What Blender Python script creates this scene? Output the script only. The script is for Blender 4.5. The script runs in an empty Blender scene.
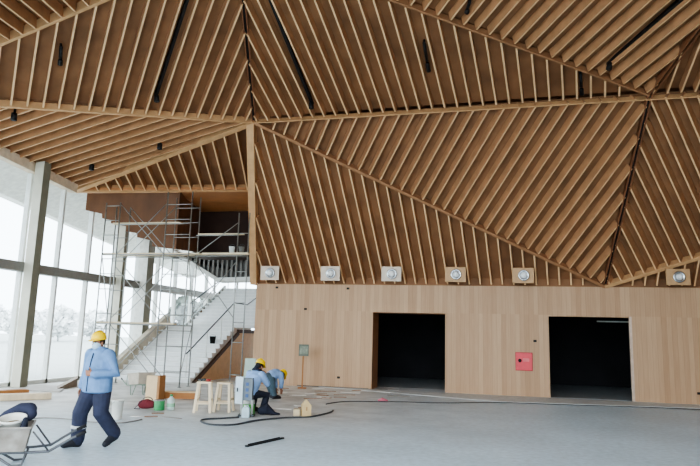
import bpy, bmesh, math, random
from mathutils import Vector as V, Matrix
rnd = random.Random(11)
scene = bpy.context.scene
col = scene.collection

# ------------------------------------------------------------------ camera
F, P, R, YAW, H = 620., math.radians(9.4), math.radians(1.6), math.radians(13.0), 1.75
f0 = V((-math.sin(YAW) * math.cos(P), math.cos(YAW) * math.cos(P), math.sin(P)))
r0 = V((math.cos(YAW), math.sin(YAW), 0)); u0 = r0.cross(f0)
rr = math.cos(R) * r0 + math.sin(R) * u0
uu = -math.sin(R) * r0 + math.cos(R) * u0
O = V((0, 0, H))
FH = V((-math.sin(YAW), math.cos(YAW), 0))          # level heading
cam = bpy.data.cameras.new('camera')
cam.sensor_fit = 'HORIZONTAL'; cam.sensor_width = 36; cam.lens = F / 700 * 36
cam.clip_end = 500
co = bpy.data.objects.new('camera', cam); col.objects.link(co)
m = Matrix((rr, uu, -f0)).transposed().to_4x4(); m.translation = O
co.matrix_world = m
scene.camera = co

def ray(x, y): return f0 + rr * ((x - 350) / F) - uu * ((y - 233) / F)
def onP(x, y, p0, n):
    d = ray(x, y); return O + d * ((V(p0) - O).dot(n) / d.dot(n))
def onX(x, y, X): return onP(x, y, (X, 0, 0), V((1, 0, 0)))
def onY(x, y, Y): return onP(x, y, (0, Y, 0), V((0, 1, 0)))
def onZ(x, y, z=0): return onP(x, y, (0, 0, z), V((0, 0, 1)))

# ------------------------------------------------------------------ materials
def srgb(r, g, b):
    f = lambda c: (c / 255 / 12.92) if c / 255 <= .04045 else ((c / 255 + .055) / 1.055) ** 2.4
    return (f(r), f(g), f(b), 1)
MATS = {}
def mat(name, c, rough=.6, metal=0., var=.12, scale=6., stretch=(1, 1, 1), c2=None, bump=0., detail=4., trans=0., spec=.4):
    if name in MATS: return MATS[name]
    M = bpy.data.materials.new(name); M.use_nodes = True
    nt = M.node_tree; b = nt.nodes['Principled BSDF']
    b.inputs['Roughness'].default_value = rough; b.inputs['Metallic'].default_value = metal
    b.inputs['Specular IOR Level'].default_value = spec
    if trans: b.inputs['Transmission Weight'].default_value = trans
    tc = nt.nodes.new('ShaderNodeTexCoord'); mp = nt.nodes.new('ShaderNodeMapping')
    mp.inputs['Scale'].default_value = stretch
    nz = nt.nodes.new('ShaderNodeTexNoise'); nz.inputs['Scale'].default_value = scale; nz.inputs['Detail'].default_value = detail
    rp = nt.nodes.new('ShaderNodeValToRGB')
    lo = tuple(x * (1 - var) for x in c[:3]) + (1,)
    hi = c2 if c2 else tuple(min(1, x * (1 + var)) for x in c[:3]) + (1,)
    rp.color_ramp.elements[0].color = lo; rp.color_ramp.elements[1].color = hi
    rp.color_ramp.elements[0].position = .3; rp.color_ramp.elements[1].position = .7
    L = nt.links.new
    L(tc.outputs['Object'], mp.inputs['Vector']); L(mp.outputs['Vector'], nz.inputs['Vector'])
    L(nz.outputs['Fac'], rp.inputs['Fac']); L(rp.outputs['Color'], b.inputs['Base Color'])
    if bump:
        bp = nt.nodes.new('ShaderNodeBump'); bp.inputs['Strength'].default_value = bump; bp.inputs['Distance'].default_value = .02
        L(nz.outputs['Fac'], bp.inputs['Height']); L(bp.outputs['Normal'], b.inputs['Normal'])
    MATS[name] = M
    return M

fin_side = mat('fin_plywood', srgb(178, 132, 94), .55, var=.16, scale=3, stretch=(1, 1, 1))
fin_edge = mat('fin_edge_lit_ply', srgb(224, 186, 142), .5, var=.1, scale=4)  # pale ply, with the light on the slat fronts put into the colour
fin_back = mat('ceiling_backing', srgb(144, 104, 72), .7, var=.25, scale=1.2)
beam_m = mat('fold_beam_wood', srgb(202, 160, 116), .55, var=.1, scale=4)
groove_m = mat('fold_groove_wood', srgb(96, 62, 42), .6)
black_m = mat('black_matte', srgb(22, 20, 20), .6)
brown_panel = mat('brown_veneer', srgb(118, 82, 56), .5, var=.22, scale=2.5, stretch=(1, 1, .35))
dark_panel = mat('unlit_gallery_brown', srgb(58, 40, 32), .6, var=.2, scale=3)  # darkness of the unlit upper opening put into the colour
white_m = mat('white_stone', srgb(226, 228, 226), .45, var=.06, scale=5)
offwhite = mat('white_painted_metal', srgb(226, 228, 224), .45, var=.05)
colm = mat('column_paint', srgb(206, 202, 186), .55, var=.06, scale=3)
coldark = mat('column_shade_brown', srgb(136, 134, 118), .6, var=.1, scale=3)  # shade on cream columns' inner faces as colour; also the pier's brown flank
grey_metal = mat('galvanised_tube', srgb(158, 160, 156), .4, .6, var=.15, scale=20)
dark_metal = mat('dark_grey_tube', srgb(84, 88, 90), .4, .6, var=.2, scale=20)
transom_m = mat('grey_transom', srgb(142, 140, 134), .5, var=.06)
plank_m = mat('scaffold_board', srgb(222, 206, 176), .7, var=.12, scale=6, stretch=(.3, 3, 3))
pine = mat('pale_pine', srgb(226, 208, 178), .6, var=.12, scale=5, stretch=(1, 1, .25))
pine2 = mat('brown_pine', srgb(164, 112, 66), .6, var=.15, scale=5)
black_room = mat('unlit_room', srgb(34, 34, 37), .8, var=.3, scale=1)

def wall_material():
    M = bpy.data.materials.new('vertical_board_cladding'); M.use_nodes = True
    nt = M.node_tree; b = nt.nodes['Principled BSDF']; L = nt.links.new; N = nt.nodes.new
    b.inputs['Roughness'].default_value = .5; b.inputs['Specular IOR Level'].default_value = .3
    tc = N('ShaderNodeTexCoord'); sx = N('ShaderNodeSeparateXYZ'); L(tc.outputs['Object'], sx.inputs[0])
    def math_(op, a, bv=None):
        n = N('ShaderNodeMath'); n.operation = op
        if hasattr(a, 'links') or hasattr(a, 'is_linked'): L(a, n.inputs[0])
        else: n.inputs[0].default_value = a
        if bv is not None:
            if hasattr(bv, 'is_linked'): L(bv, n.inputs[1])
            else: n.inputs[1].default_value = bv
        return n.outputs[0]
    q = math_('DIVIDE', sx.outputs['X'], .145)
    fl = math_('FLOOR', q); fr = math_('FRACT', q)
    # the boards change at a joint 2.55 m up
    zj = math_('FLOOR', math_('DIVIDE', sx.outputs['Z'], 2.58))
    wn = N('ShaderNodeTexWhiteNoise'); wn.noise_dimensions = '2D'
    cb = N('ShaderNodeCombineXYZ'); L(fl, cb.inputs[0]); L(zj, cb.inputs[1]); L(cb.outputs[0], wn.inputs['Vector'])
    mp = N('ShaderNodeMapping'); mp.inputs['Scale'].default_value = (14, 14, .8); L(tc.outputs['Object'], mp.inputs['Vector'])
    nz = N('ShaderNodeTexNoise'); nz.inputs['Scale'].default_value = 2.2; nz.inputs['Detail'].default_value = 5; L(mp.outputs[0], nz.inputs['Vector'])
    f = math_('ADD', math_('MULTIPLY', wn.outputs['Value'], .45), math_('MULTIPLY', nz.outputs['Fac'], .6))
    rp = N('ShaderNodeValToRGB'); L(f, rp.inputs['Fac'])
    rp.color_ramp.elements[0].color = srgb(174, 140, 108); rp.color_ramp.elements[0].position = .15
    rp.color_ramp.elements[1].color = srgb(200, 168, 136); rp.color_ramp.elements[1].position = .9
    gap = math_('LESS_THAN', fr, .05)
    mx = N('ShaderNodeMix'); mx.data_type = 'RGBA'; L(math_('MULTIPLY', gap, .38), mx.inputs[0])
    L(rp.outputs['Color'], mx.inputs[6]); mx.inputs[7].default_value = srgb(120, 84, 56)
    L(mx.outputs[2], b.inputs['Base Color'])
    return M
wall_m = wall_material()

def floor_material():
    M = bpy.data.materials.new('dusty_concrete'); M.use_nodes = True
    nt = M.node_tree; b = nt.nodes['Principled BSDF']; L = nt.links.new; N = nt.nodes.new
    b.inputs['Specular IOR Level'].default_value = .35
    tc = N('ShaderNodeTexCoord')
    n1 = N('ShaderNodeTexNoise'); n1.inputs['Scale'].default_value = .45; n1.inputs['Detail'].default_value = 6; L(tc.outputs['Object'], n1.inputs['Vector'])
    n2 = N('ShaderNodeTexNoise'); n2.inputs['Scale'].default_value = 9; n2.inputs['Detail'].default_value = 8; L(tc.outputs['Object'], n2.inputs['Vector'])
    r1 = N('ShaderNodeValToRGB'); L(n1.outputs['Fac'], r1.inputs['Fac'])
    r1.color_ramp.elements[0].color = srgb(194, 214, 227); r1.color_ramp.elements[0].position = .35
    r1.color_ramp.elements[1].color = srgb(210, 229, 242); r1.color_ramp.elements[1].position = .65
    r2 = N('ShaderNodeValToRGB'); L(n2.outputs['Fac'], r2.inputs['Fac'])
    r2.color_ramp.elements[0].color = (.84, .84, .83, 1); r2.color_ramp.elements[0].position = .3
    r2.color_ramp.elements[1].color = (1.05, 1.05, 1.05, 1); r2.color_ramp.elements[1].position = .7
    mu = N('ShaderNodeMix'); mu.data_type = 'RGBA'; mu.blend_type = 'MULTIPLY'; mu.inputs[0].default_value = 1
    L(r1.outputs['Color'], mu.inputs[6]); L(r2.outputs['Color'], mu.inputs[7])
    # warm dust towards the stairs (low X, high Y), broken up by noise
    sx = N('ShaderNodeSeparateXYZ'); L(tc.outputs['Object'], sx.inputs[0])
    mr = N('ShaderNodeMapRange'); mr.inputs[1].default_value = 9.5; mr.inputs[2].default_value = 13.5; L(sx.outputs['Y'], mr.inputs[0])
    mrx = N('ShaderNodeMapRange'); mrx.inputs[1].default_value = 1.5; mrx.inputs[2].default_value = -5.5; L(sx.outputs['X'], mrx.inputs[0])
    mm = N('ShaderNodeMath'); mm.operation = 'MULTIPLY'; L(mr.outputs[0], mm.inputs[0]); L(mrx.outputs[0], mm.inputs[1])
    n3 = N('ShaderNodeTexNoise'); n3.inputs['Scale'].default_value = 1.6; n3.inputs['Detail'].default_value = 6; L(tc.outputs['Object'], n3.inputs['Vector'])
    r3 = N('ShaderNodeValToRGB'); L(n3.outputs['Fac'], r3.inputs['Fac'])
    r3.color_ramp.elements[0].color = srgb(168, 158, 146); r3.color_ramp.elements[0].position = .35
    r3.color_ramp.elements[1].color = srgb(214, 208, 200); r3.color_ramp.elements[1].position = .62
    mx = N('ShaderNodeMix'); mx.data_type = 'RGBA'; m2 = N('ShaderNodeMath'); m2.operation = 'MULTIPLY'; m2.inputs[1].default_value = .8
    L(mm.outputs[0], m2.inputs[0]); L(m2.outputs[0], mx.inputs[0]); L(mu.outputs[2], mx.inputs[6]); L(r3.outputs['Color'], mx.inputs[7])
    L(mx.outputs[2], b.inputs['Base Color'])
    rg = N('ShaderNodeMapRange'); rg.inputs[3].default_value = .38; rg.inputs[4].default_value = .62; L(n1.outputs['Fac'], rg.inputs[0])
    L(rg.outputs[0], b.inputs['Roughness'])
    return M
floor_m = floor_material()

def glass_material():
    M = bpy.data.materials.new('window_glass'); M.use_nodes = True
    nt = M.node_tree; nt.nodes.remove(nt.nodes['Principled BSDF']); L = nt.links.new
    out = nt.nodes['Material Output']
    tr = nt.nodes.new('ShaderNodeBsdfTransparent'); tr.inputs[0].default_value = (.95, .975, .98, 1)
    gl = nt.nodes.new('ShaderNodeBsdfGlossy'); gl.inputs['Roughness'].default_value = .02
    lw = nt.nodes.new('ShaderNodeLayerWeight'); lw.inputs['Blend'].default_value = .5
    pw = nt.nodes.new('ShaderNodeMath'); pw.operation = 'POWER'; pw.inputs[1].default_value = 4.5; L(lw.outputs['Facing'], pw.inputs[0])
    fr = nt.nodes.new('ShaderNodeMath'); fr.operation = 'MULTIPLY_ADD'; fr.inputs[1].default_value = .8; fr.inputs[2].default_value = .05; L(pw.outputs[0], fr.inputs[0])
    mx = nt.nodes.new('ShaderNodeMixShader'); L(fr.outputs[0], mx.inputs[0]); L(tr.outputs[0], mx.inputs[1]); L(gl.outputs[0], mx.inputs[2])
    L(mx.outputs[0], out.inputs['Surface'])
    return M
glass_m = glass_material()

# ------------------------------------------------------------------ mesh building
class MB:
    def __init__(s): s.bm = bmesh.new()
    def face(s, pts, mi=0, smooth=False):
        vs = [s.bm.verts.new(p) for p in pts]
        f = s.bm.faces.new(vs); f.material_index = mi; f.smooth = smooth; return f
    def hexa(s, c, mi=0, mis=None):
        # c: 8 corners, bottom ring 0-3, top ring 4-7
        vs = [s.bm.verts.new(p) for p in c]
        q = [(3, 2, 1, 0), (4, 5, 6, 7), (0, 1, 5, 4), (1, 2, 6, 5), (2, 3, 7, 6), (3, 0, 4, 7)]
        for i, t in enumerate(q):
            f = s.bm.faces.new([vs[k] for k in t]); f.material_index = (mis[i] if mis else mi)
        return s
    def box(s, lo, hi, mi=0):
        x0, y0, z0 = lo; x1, y1, z1 = hi
        return s.hexa([(x0, y0, z0), (x1, y0, z0), (x1, y1, z0), (x0, y1, z0), (x0, y0, z1), (x1, y0, z1), (x1, y1, z1), (x0, y1, z1)], mi)
    def obox(s, c, ax, ay, az, mi=0):
        # centre and three half-axis vectors
        c, ax, ay, az = V(c), V(ax), V(ay), V(az)
        return s.hexa([c - ax - ay - az, c + ax - ay - az, c + ax + ay - az, c - ax + ay - az, c - ax - ay + az, c + ax - ay + az, c + ax + ay + az, c - ax + ay + az], mi)
    def bar(s, a, b, w, d, up=(0, 0, 1), mi=0):
        a, b = V(a), V(b); t = (b - a).normalized(); up = V(up)
        side = t.cross(up)
        if side.length < 1e-4: side = t.cross(V((0, 1, 0)))
        side.normalize(); up = side.cross(t).normalized()
        return s.obox((a + b) / 2, t * ((b - a).length / 2), side * (w / 2), up * (d / 2), mi)
    def rings(s, rings, mi=0, cap=True, smooth=True, closed=False):
        vr = [[s.bm.verts.new(p) for p in r] for r in rings]
        n = len(vr[0])
        for a, b in zip(vr, vr[1:]):
            for i in range(n):
                f = s.bm.faces.new((a[i], a[(i + 1) % n], b[(i + 1) % n], b[i])); f.material_index = mi; f.smooth = smooth
        if cap:
            f = s.bm.faces.new(vr[0][::-1]); f.material_index = mi
            f = s.bm.faces.new(vr[-1]); f.material_index = mi
        return s
    def tube(s, pts, r, n=8, mi=0, cap=True):
        pts = [V(p) for p in pts]; rs = r if isinstance(r, (list, tuple)) else [r] * len(pts)
        out = []; prev = None
        for i, p in enumerate(pts):
            if i == 0: t = pts[1] - p
            elif i == len(pts) - 1: t = p - pts[-2]
            else: t = (pts[i + 1] - p).normalized() + (p - pts[i - 1]).normalized()
            t.normalize()
            if prev is None:
                a = V((0, 0, 1)) if abs(t.z) < .9 else V((1, 0, 0))
                u = t.cross(a).normalized()
            else:
                u = (prev - t * prev.dot(t)).normalized()
            prev = u; v = t.cross(u)
            out.append([p + (u * math.cos(k * 2 * math.pi / n) + v * math.sin(k * 2 * math.pi / n)) * rs[i] for k in range(n)])
        return s.rings(out, mi, cap)
    def limb(s, pts, rs, n=12, mi=0):
        # tube with rounded ends
        pts = [V(p) for p in pts]; a = (pts[0] - pts[1]).normalized(); b = (pts[-1] - pts[-2]).normalized()
        P_ = [pts[0] + a * rs[0] * .9, pts[0] + a * rs[0] * .55] + pts + [pts[-1] + b * rs[-1] * .55, pts[-1] + b * rs[-1] * .9]
        R_ = [rs[0] * .35, rs[0] * .8] + list(rs) + [rs[-1] * .8, rs[-1] * .35]
        return s.tube(P_, R_, n, mi)
    def lathe(s, prof, c=(0, 0, 0), n=20, mi=0, ax=None, smooth=True, cap=True):
        # prof: (radius, height) ; ax: axis vector
        c = V(c); az = V(ax or (0, 0, 1)).normalized()
        a = V((1, 0, 0)) if abs(az.x) < .9 else V((0, 1, 0))
        u = az.cross(a).normalized(); v = az.cross(u)
        return s.rings([[c + az * h + (u * math.cos(k * 2 * math.pi / n) + v * math.sin(k * 2 * math.pi / n)) * max(r, 1e-4) for k in range(n)] for r, h in prof], mi, cap, smooth)
    def ball(s, c, r, n=14, mi=0, axes=None):
        c = V(c); rx, ry, rz = r if isinstance(r, (tuple, list)) else (r, r, r)
        ex, ey, ez = axes or (V((1, 0, 0)), V((0, 1, 0)), V((0, 0, 1)))
        R_ = []
        for j in range(1, n):
            th = math.pi * j / n
            R_.append([c + ex * (rx * math.sin(th) * math.cos(k * 2 * math.pi / n)) + ey * (ry * math.sin(th) * math.sin(k * 2 * math.pi / n)) - ez * (rz * math.cos(th)) for k in range(n)])
        return s.rings(R_, mi)
    def prism(s, poly, d, mi=0):
        # poly: 3D points, extruded by vector d
        d = V(d); a = [V(p) for p in poly]; b = [p + d for p in a]; n = len(a)
        va = [s.bm.verts.new(p) for p in a]; vb = [s.bm.verts.new(p) for p in b]
        s.bm.faces.new(va[::-1]).material_index = mi; s.bm.faces.new(vb).material_index = mi
        for i in range(n): s.bm.faces.new((va[i], va[(i + 1) % n], vb[(i + 1) % n], vb[i])).material_index = mi
        return s
    def build(s, name, mats, parent=None, remesh=0, bevel=0, smooth=0):
        bmesh.ops.recalc_face_normals(s.bm, faces=s.bm.faces)
        me = bpy.data.meshes.new(name); s.bm.to_mesh(me); s.bm.free()
        for M in (mats if isinstance(mats, (list, tuple)) else [mats]): me.materials.append(M)
        o = bpy.data.objects.new(name, me); col.objects.link(o)
        if parent is not None:
            o.parent = parent
            o.matrix_parent_inverse = parent.matrix_basis.inverted()
        if bevel:
            md = o.modifiers.new('bevel', 'BEVEL'); md.width = bevel; md.segments = 2; md.limit_method = 'ANGLE'
        if remesh:
            md = o.modifiers.new('remesh', 'REMESH'); md.mode = 'VOXEL'; md.voxel_size = remesh; md.use_smooth_shade = True
            if smooth:
                ms = o.modifiers.new('smooth', 'SMOOTH'); ms.factor = .5; ms.iterations = smooth
        return o

def tag(o, label, cat, group=None):
    o['label'] = label; o['category'] = cat
    if group: o['group'] = group
    return o
def thing(name, loc, label, cat, group=None, rz=0):
    o = bpy.data.objects.new(name, None); col.objects.link(o); o.empty_display_size = .1
    o.location = V(loc); o.rotation_euler = (0, 0, rz)
    o.matrix_basis  # keep
    return tag(o, label, cat, group)
def local(mb, name, mats, parent, **k):
    """mesh given in the parent's own space"""
    o = mb.build(name, mats, None, **k); o.parent = parent; return o
def struct(o, label=None):
    o['kind'] = 'structure'
    if label: o['label'] = label
    return o
def sempty(name, label=None, loc=(0, 0, 0)):
    o = bpy.data.objects.new(name, None); col.objects.link(o); o.location = loc
    return struct(o, label)
def copy_tree(o, parent=None):
    c = o.copy(); col.objects.link(c)
    if parent is not None: c.parent = parent
    for ch in list(o.children): copy_tree(ch, c)
    return c

# ------------------------------------------------------------------ folded slatted ceiling
A = V((-7.092, 17.153, 8.132)); B = V((4.163, 17.042, 8.27)); C = V((3.491, 20.885, 3.488)); Pt = V((-8.193, 20.9, 3.47))
N_ = V((-5.665, 12.153, 10.647)); G_ = V((-13.9, 11.04, 7.04)); D_ = V((-14.15, 18.453, 6.432)); S_ = V((-8.525, 20.597, 6.833))
G_ = N_ + (V((-13.224, 11.133, 7.324)) - N_) * 1.115
Z_ = B + V((14.2, 0, 0)); Wz = C + (V((6.071, 20.213, 4.324)) - C) * 5.72
VP = B + (V((4.832, 15.03, 9.061)) - B) * 2.6
NPI = V((0, -.7794, -.6265))
FAC = {
 'F2': ([A, N_, G_], [0.4174, -0.3106, -0.854], [-0.5873, 0.6249, -0.5143], -0.0172, 0.3684),
 'F5': ([A, B, N_], [0.0065, -0.4479, -0.894], [0.1153, 0.8884, -0.4443], 0.0066, 0.3557),
 'F10': ([B, VP, N_], [-0.0367, -0.3764, -0.9257], [-0.5849, 0.7592, -0.2855], -0.0422, 0.3537),
 'F6': ([A, C, B], [0.0, -0.7794, -0.6265], [-0.4996, 0.5427, -0.6752], -0.035, 0.3657),
 'F7': ([A, Pt, C], [0.0, -0.7794, -0.6265], [0.0877, 0.6241, -0.7764], 0.1479, 0.3533),
 'F4': ([A, D_, S_], [0.175, -0.2828, -0.9431], [-0.2387, 0.9171, -0.3193], 0.1708, 0.3951),
 'F3': ([A, G_, D_], [0.2173, -0.0909, -0.9719], [-0.9738, 0.0489, -0.2223], -0.0712, 0.3955),
 'F8': ([B, C, Wz], [0.0, -0.7794, -0.6265], [0.443, 0.5617, -0.6987], 0.0921, 0.3469),
 'F1': ([N_, G_, G_ + V((2.4, -8.2, -1.3)), N_ + V((2.4, -8.2, -1.3))], [0.3612, 0.2502, -0.8983], [-0.2812, 0.9477, 0.1509], 0.0228, 0.3359),
 'F9': ([B, Z_, VP], [-0.0077, -0.3684, -0.9296], [0.0221, -0.9295, 0.3681], -0.0596, 0.335),
 'F11': ([C, V((17.5, 20.885, 3.488)), Wz], [0.0, -0.7794, -0.6265], [0.0, .6265, -.7794], 0.05, 0.3533),
}
DEPTH, TH = .24, .048
WY = 20.9; WT = 1.1
ceiling = sempty('ceiling', 'folded ceiling of triangular facets covered in light wood slats')
for k, (poly, n, mdir, t0, sp) in FAC.items():
    n = V(n).normalized(); mdir = V(mdir).normalized(); side = n.cross(mdir).normalized()
    base = poly[0]
    pn = (poly[1] - poly[0]).cross(poly[2] - poly[0]).normalized()
    if pn.dot(n) < 0: pn = -pn
    b = MB(); b.prism([p - pn * (DEPTH + .01) for p in poly], -pn * .04)
    panel = b.build('slat_panel', fin_back, ceiling)
    sl = MB()
    ts = [p.dot(side) for p in poly]
    i0, i1 = math.ceil((min(ts) - t0) / sp), math.floor((max(ts) - t0) / sp)
    for i in range(i0, i1 + 1):
        t = t0 + i * sp
        hit = []
        for a, c in zip(poly, poly[1:] + poly[:1]):
            ta, tc_ = a.dot(side) - t, c.dot(side) - t
            if ta * tc_ < 0: hit.append(a + (c - a) * (ta / (ta - tc_)))
        if len(hit) < 2: continue
        a, c = hit[0], hit[-1]
        d = c - a
        if d.length < .25: continue
        d.normalize(); a = a + d * .06; c = c - d * .06
        # the slats hang plumb: deep side vertical, like joists
        h = d.cross(V((0, 0, 1))).normalized() * (TH / 2); z = V((0, 0, 1)) - d * d.z; z.normalize()
        if k == 'F6': z = (z - pn * .6).normalized()
        z = z * (DEPTH / z.dot(-pn)); h = d.cross(z).normalized() * (TH / 2)
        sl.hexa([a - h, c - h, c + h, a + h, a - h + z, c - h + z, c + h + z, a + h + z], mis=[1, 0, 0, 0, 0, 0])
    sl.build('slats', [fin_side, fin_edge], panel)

def fold(a, b, w, d, n, M, off=0.0):
    q = MB(); nn = V(n).normalized(); q.bar(V(a) - nn * (d / 2 - .015 + off), V(b) - nn * (d / 2 - .015 + off), w, d, nn)
    return q.build('fold_beam', M, ceiling)
up5 = (NPI + V((0, -.448, -.894))).normalized()
fold(A, Z_, .035, .2, up5, beam_m)
fold(A, C, .09, .22, NPI, mat('fold_brown', srgb(160, 118, 84), .6))
fold(C, Wz, .11, .24, NPI, beam_m)
fold(A, G_, .07, .2, (.2, -.2, -.9), beam_m)
fold(A, D_, .2, .3, (.2, -.2, -.95), beam_m)
fold(N_, G_, .09, .22, (.4, 0, -.9), beam_m)
fold(B, N_, .05, .2, (0, -.4, -.9), mat('fold_brown', srgb(160, 118, 84), .6))
fold(D_, S_, .1, .32, (.17, -.28, -.94), beam_m)
for a, b, n in ((A, N_, (.2, -.4, -.9)), (B, C, NPI), (B, VP, (0, -.4, -.9))):
    t = (b - a).normalized(); s = t.cross(V(n)).normalized()
    g_ = MB()
    nn = V(n).normalized()
    for sg in (-1, 1): g_.bar(a - nn * .09 + s * .05 * sg, b - nn * .09 + s * .05 * sg, .035, .2, nn)
    g_.bar(a - nn * .12, b - nn * .12, .08, .1, nn, 1)
    g_.build('fold_groove', [mat('fold_groove_edge', srgb(128, 84, 56), .6), black_m], ceiling)
# the free edge of the slatted face above the stair hall
q = MB(); e = (Pt - A).normalized()
q.bar(A + V((-.12, 0, 0)) - NPI * .12, Pt + V((-.12, 0, 0)) - NPI * .12 - e * .0, .24, .32, NPI)
q.build('edge_post', beam_m, ceiling)
# roof above and behind the visitor
q = MB()
E_ = N_ + V((2.4, -8.2, -1.3))
q.face([N_ + V((0, 0, .3)), VP + V((0, 0, .3)), V((15, 12.2, 10.4)), V((15, -1.5, 9.8)), V((-3, -1.5, 9.3)), E_ + V((0, 0, .3))])
q.face([E_ + V((0, 0, .3)), V((-3, -1.5, 9.3)), V((-14.2, -1.5, 7)), G_ + V((2.4, -8.2, -1))])
q.face([VP + V((0, 0, .3)), Z_ + V((0, 0, .3)), V((15, 12.2, 10.4))])
q.face([G_ + V((0, 0, .2)), G_ + V((2.4, -8.2, -1)), V((-14.4, -1.5, 7))])
q.build('roof_panel', fin_back, ceiling)
q = MB(); q.box((-14.6, 9.5, 11.3), (15, 30.4, 11.4)); q.build('roof_panel', fin_back, ceiling)
q = MB(); q.box((-14.6, 30.3, 7.1), (-8.2, 30.4, 11.4)); q.box((-8.2, 30.3, 0), (15, 30.4, 11.4)); q.build('roof_panel', fin_back, ceiling)
q = MB(); q.box((-14.6, 9.5, 7.4), (-14.5, 30.4, 11.4)); q.build('roof_panel', fin_back, ceiling)
q = MB(); q.box((-8.3, WY + .7, 0), (-8.2, 30.4, 11)); q.build('roof_panel', fin_back, ceiling)
q = MB(); q.face([A + V((-.2, .3, .4)), S_ + V((0, .4, .3)), Pt + V((-.1, .6, .4)), A + V((0, .5, .2))]); q.build('roof_panel', fin_back, ceiling)

# ------------------------------------------------------------------ floor, back wall, openings
q = MB(); q.box((-14.0, -6, -.12), (15, 30.2, 0)); floor = struct(q.build('floor', floor_m), 'pale dusty concrete floor')
d1 = (onY(371.5, 388, WY).x, onY(445, 391, WY).x, onY(410, 313, WY).z)
d2 = (onY(550.5, 397, WY).x, onY(634.5, 400, WY).x, onY(590, 317, WY).z)
XL, XR, ZT = -8.2, 15.0, 3.49
q = MB()
for x0, x1, z0 in ((XL, d1[0], 0), (d1[0], d1[1], d1[2]), (d1[1], d2[0], 0), (d2[0], d2[1], d2[2]), (d2[1], XR, 0)):
    q.box((x0, WY, z0), (x1, WY + .12, ZT))
wb = struct(q.build('wall_back', wall_m), 'back wall clad in pale vertical wood boards')
q = MB(); q.box((XL, WY + .12, ZT - .1), (XR, WY + .8, ZT)); q.box((XL, WY + .1, ZT - .1), (XR, WY + .13, ZT + .38)); q.build('wall_cap', fin_back, wb)
q = MB(); q.box((XL, WY + .12, 0), (XL + .12, WY + .8, ZT)); q.build('wall_end', wall_m, wb)
for i, (a, b, z) in enumerate((d1, d2)):
    WT = (1.1, .22)[i]
    dr = sempty('door_%d' % (i + 1), 'open doorway into an unlit room')
    q = MB(); lm = mat('doorway_lining', srgb(178, 132, 96), .55)
    q.box((a - .05, WY + .002, 0), (a, WY + WT, z)); q.box((b, WY + .002, 0), (b + .05, WY + WT, z)); q.box((a - .05, WY + .002, z), (b + .05, WY + WT, z + .05))
    q.build('door_lining', lm, dr)
    # unlit room behind
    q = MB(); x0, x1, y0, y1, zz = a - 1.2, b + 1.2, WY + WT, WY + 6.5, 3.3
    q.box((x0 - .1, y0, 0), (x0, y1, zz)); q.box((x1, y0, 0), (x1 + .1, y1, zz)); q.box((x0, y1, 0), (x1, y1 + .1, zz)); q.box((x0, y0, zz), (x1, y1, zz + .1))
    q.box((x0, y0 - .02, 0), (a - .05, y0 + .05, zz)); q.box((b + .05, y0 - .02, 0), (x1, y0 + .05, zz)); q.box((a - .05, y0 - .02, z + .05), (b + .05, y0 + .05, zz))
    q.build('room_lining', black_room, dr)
    q = MB(); q.box((x0, y0 + .05, .001), (x1, y1, .006)); q.build('room_floor', mat('unlit_room_floor', srgb(170, 176, 178), .7), dr)
    if i == 1:
        q = MB(); p = onY(625, 322, WY + 1.9); q.box((p.x - .9, WY + 1.85, p.z - .02), (p.x + .2, WY + 1.92, p.z + .025)); q.build('cable_tray', offwhite, dr)
        q = MB(); q.box((b - .05, WY - .01, 0), (b + .02, WY + .1, z + .03)); q.build('door_edge', mat('bare_jamb', srgb(206, 186, 168), .6), dr)
# raised concrete edge in front of the wall
q = MB(); pl, pr = onZ(500, 402), onZ(700, 408.5)
q.prism([(pl.x, pl.y, 0.0), (pr.x, pr.y, 0), (XR, pr.y - .1, 0), (XR, WY, 0), (pl.x - 6, WY, 0)], (0, 0, .012))
struct(q.build('trim_1', mat('screed_edge', srgb(200, 204, 204), .7)), 'low screed edge along the back wall')
q = MB(); q.box((d1[0] - 2.6, WY - .012, 0), (d1[0] - .1, WY, .035))
struct(q.build('baseboard_back', mat('dark_gap', srgb(96, 88, 84), .8)), 'dark gap under the wall cladding')
q = MB(); q.box((6, -1.7, 0), (15, -1.5, 9.9)); struct(q.build('wall_light_blocker', mat('blocker_plaster', srgb(196, 192, 186), .7)), 'added unseen wall blocking light from behind the visitor')  # added out of view to hold back light from the open rear
q = MB(); q.box((14.9, -6, 0), (15.1, 30, 10.5)); struct(q.build('wall_right', wall_m), 'side wall clad in wood')
# little holes left open in the cladding
for k, (x, y) in enumerate(((277, 287.5), (348, 288.5), (305.5, 309), (338.5, 377.5), (535, 341), (699, 393.5))):
    p = onY(x, y, WY); q = MB(); q.obox(p, (.05, 0, 0), (0, .006, 0), (0, 0, .035))
    tag(q.build('wall_box', black_m), ['small dark socket hole at the top of the wall above the sign', 'small dark socket hole at the top of the wall before the first doorway',
        'small dark socket hole halfway up above the sign', 'small dark socket hole near the floor beside the first doorway', 'small dark socket hole above the red cabinet', 'small dark socket hole low on the wall past the second doorway'][k], 'socket')

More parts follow.
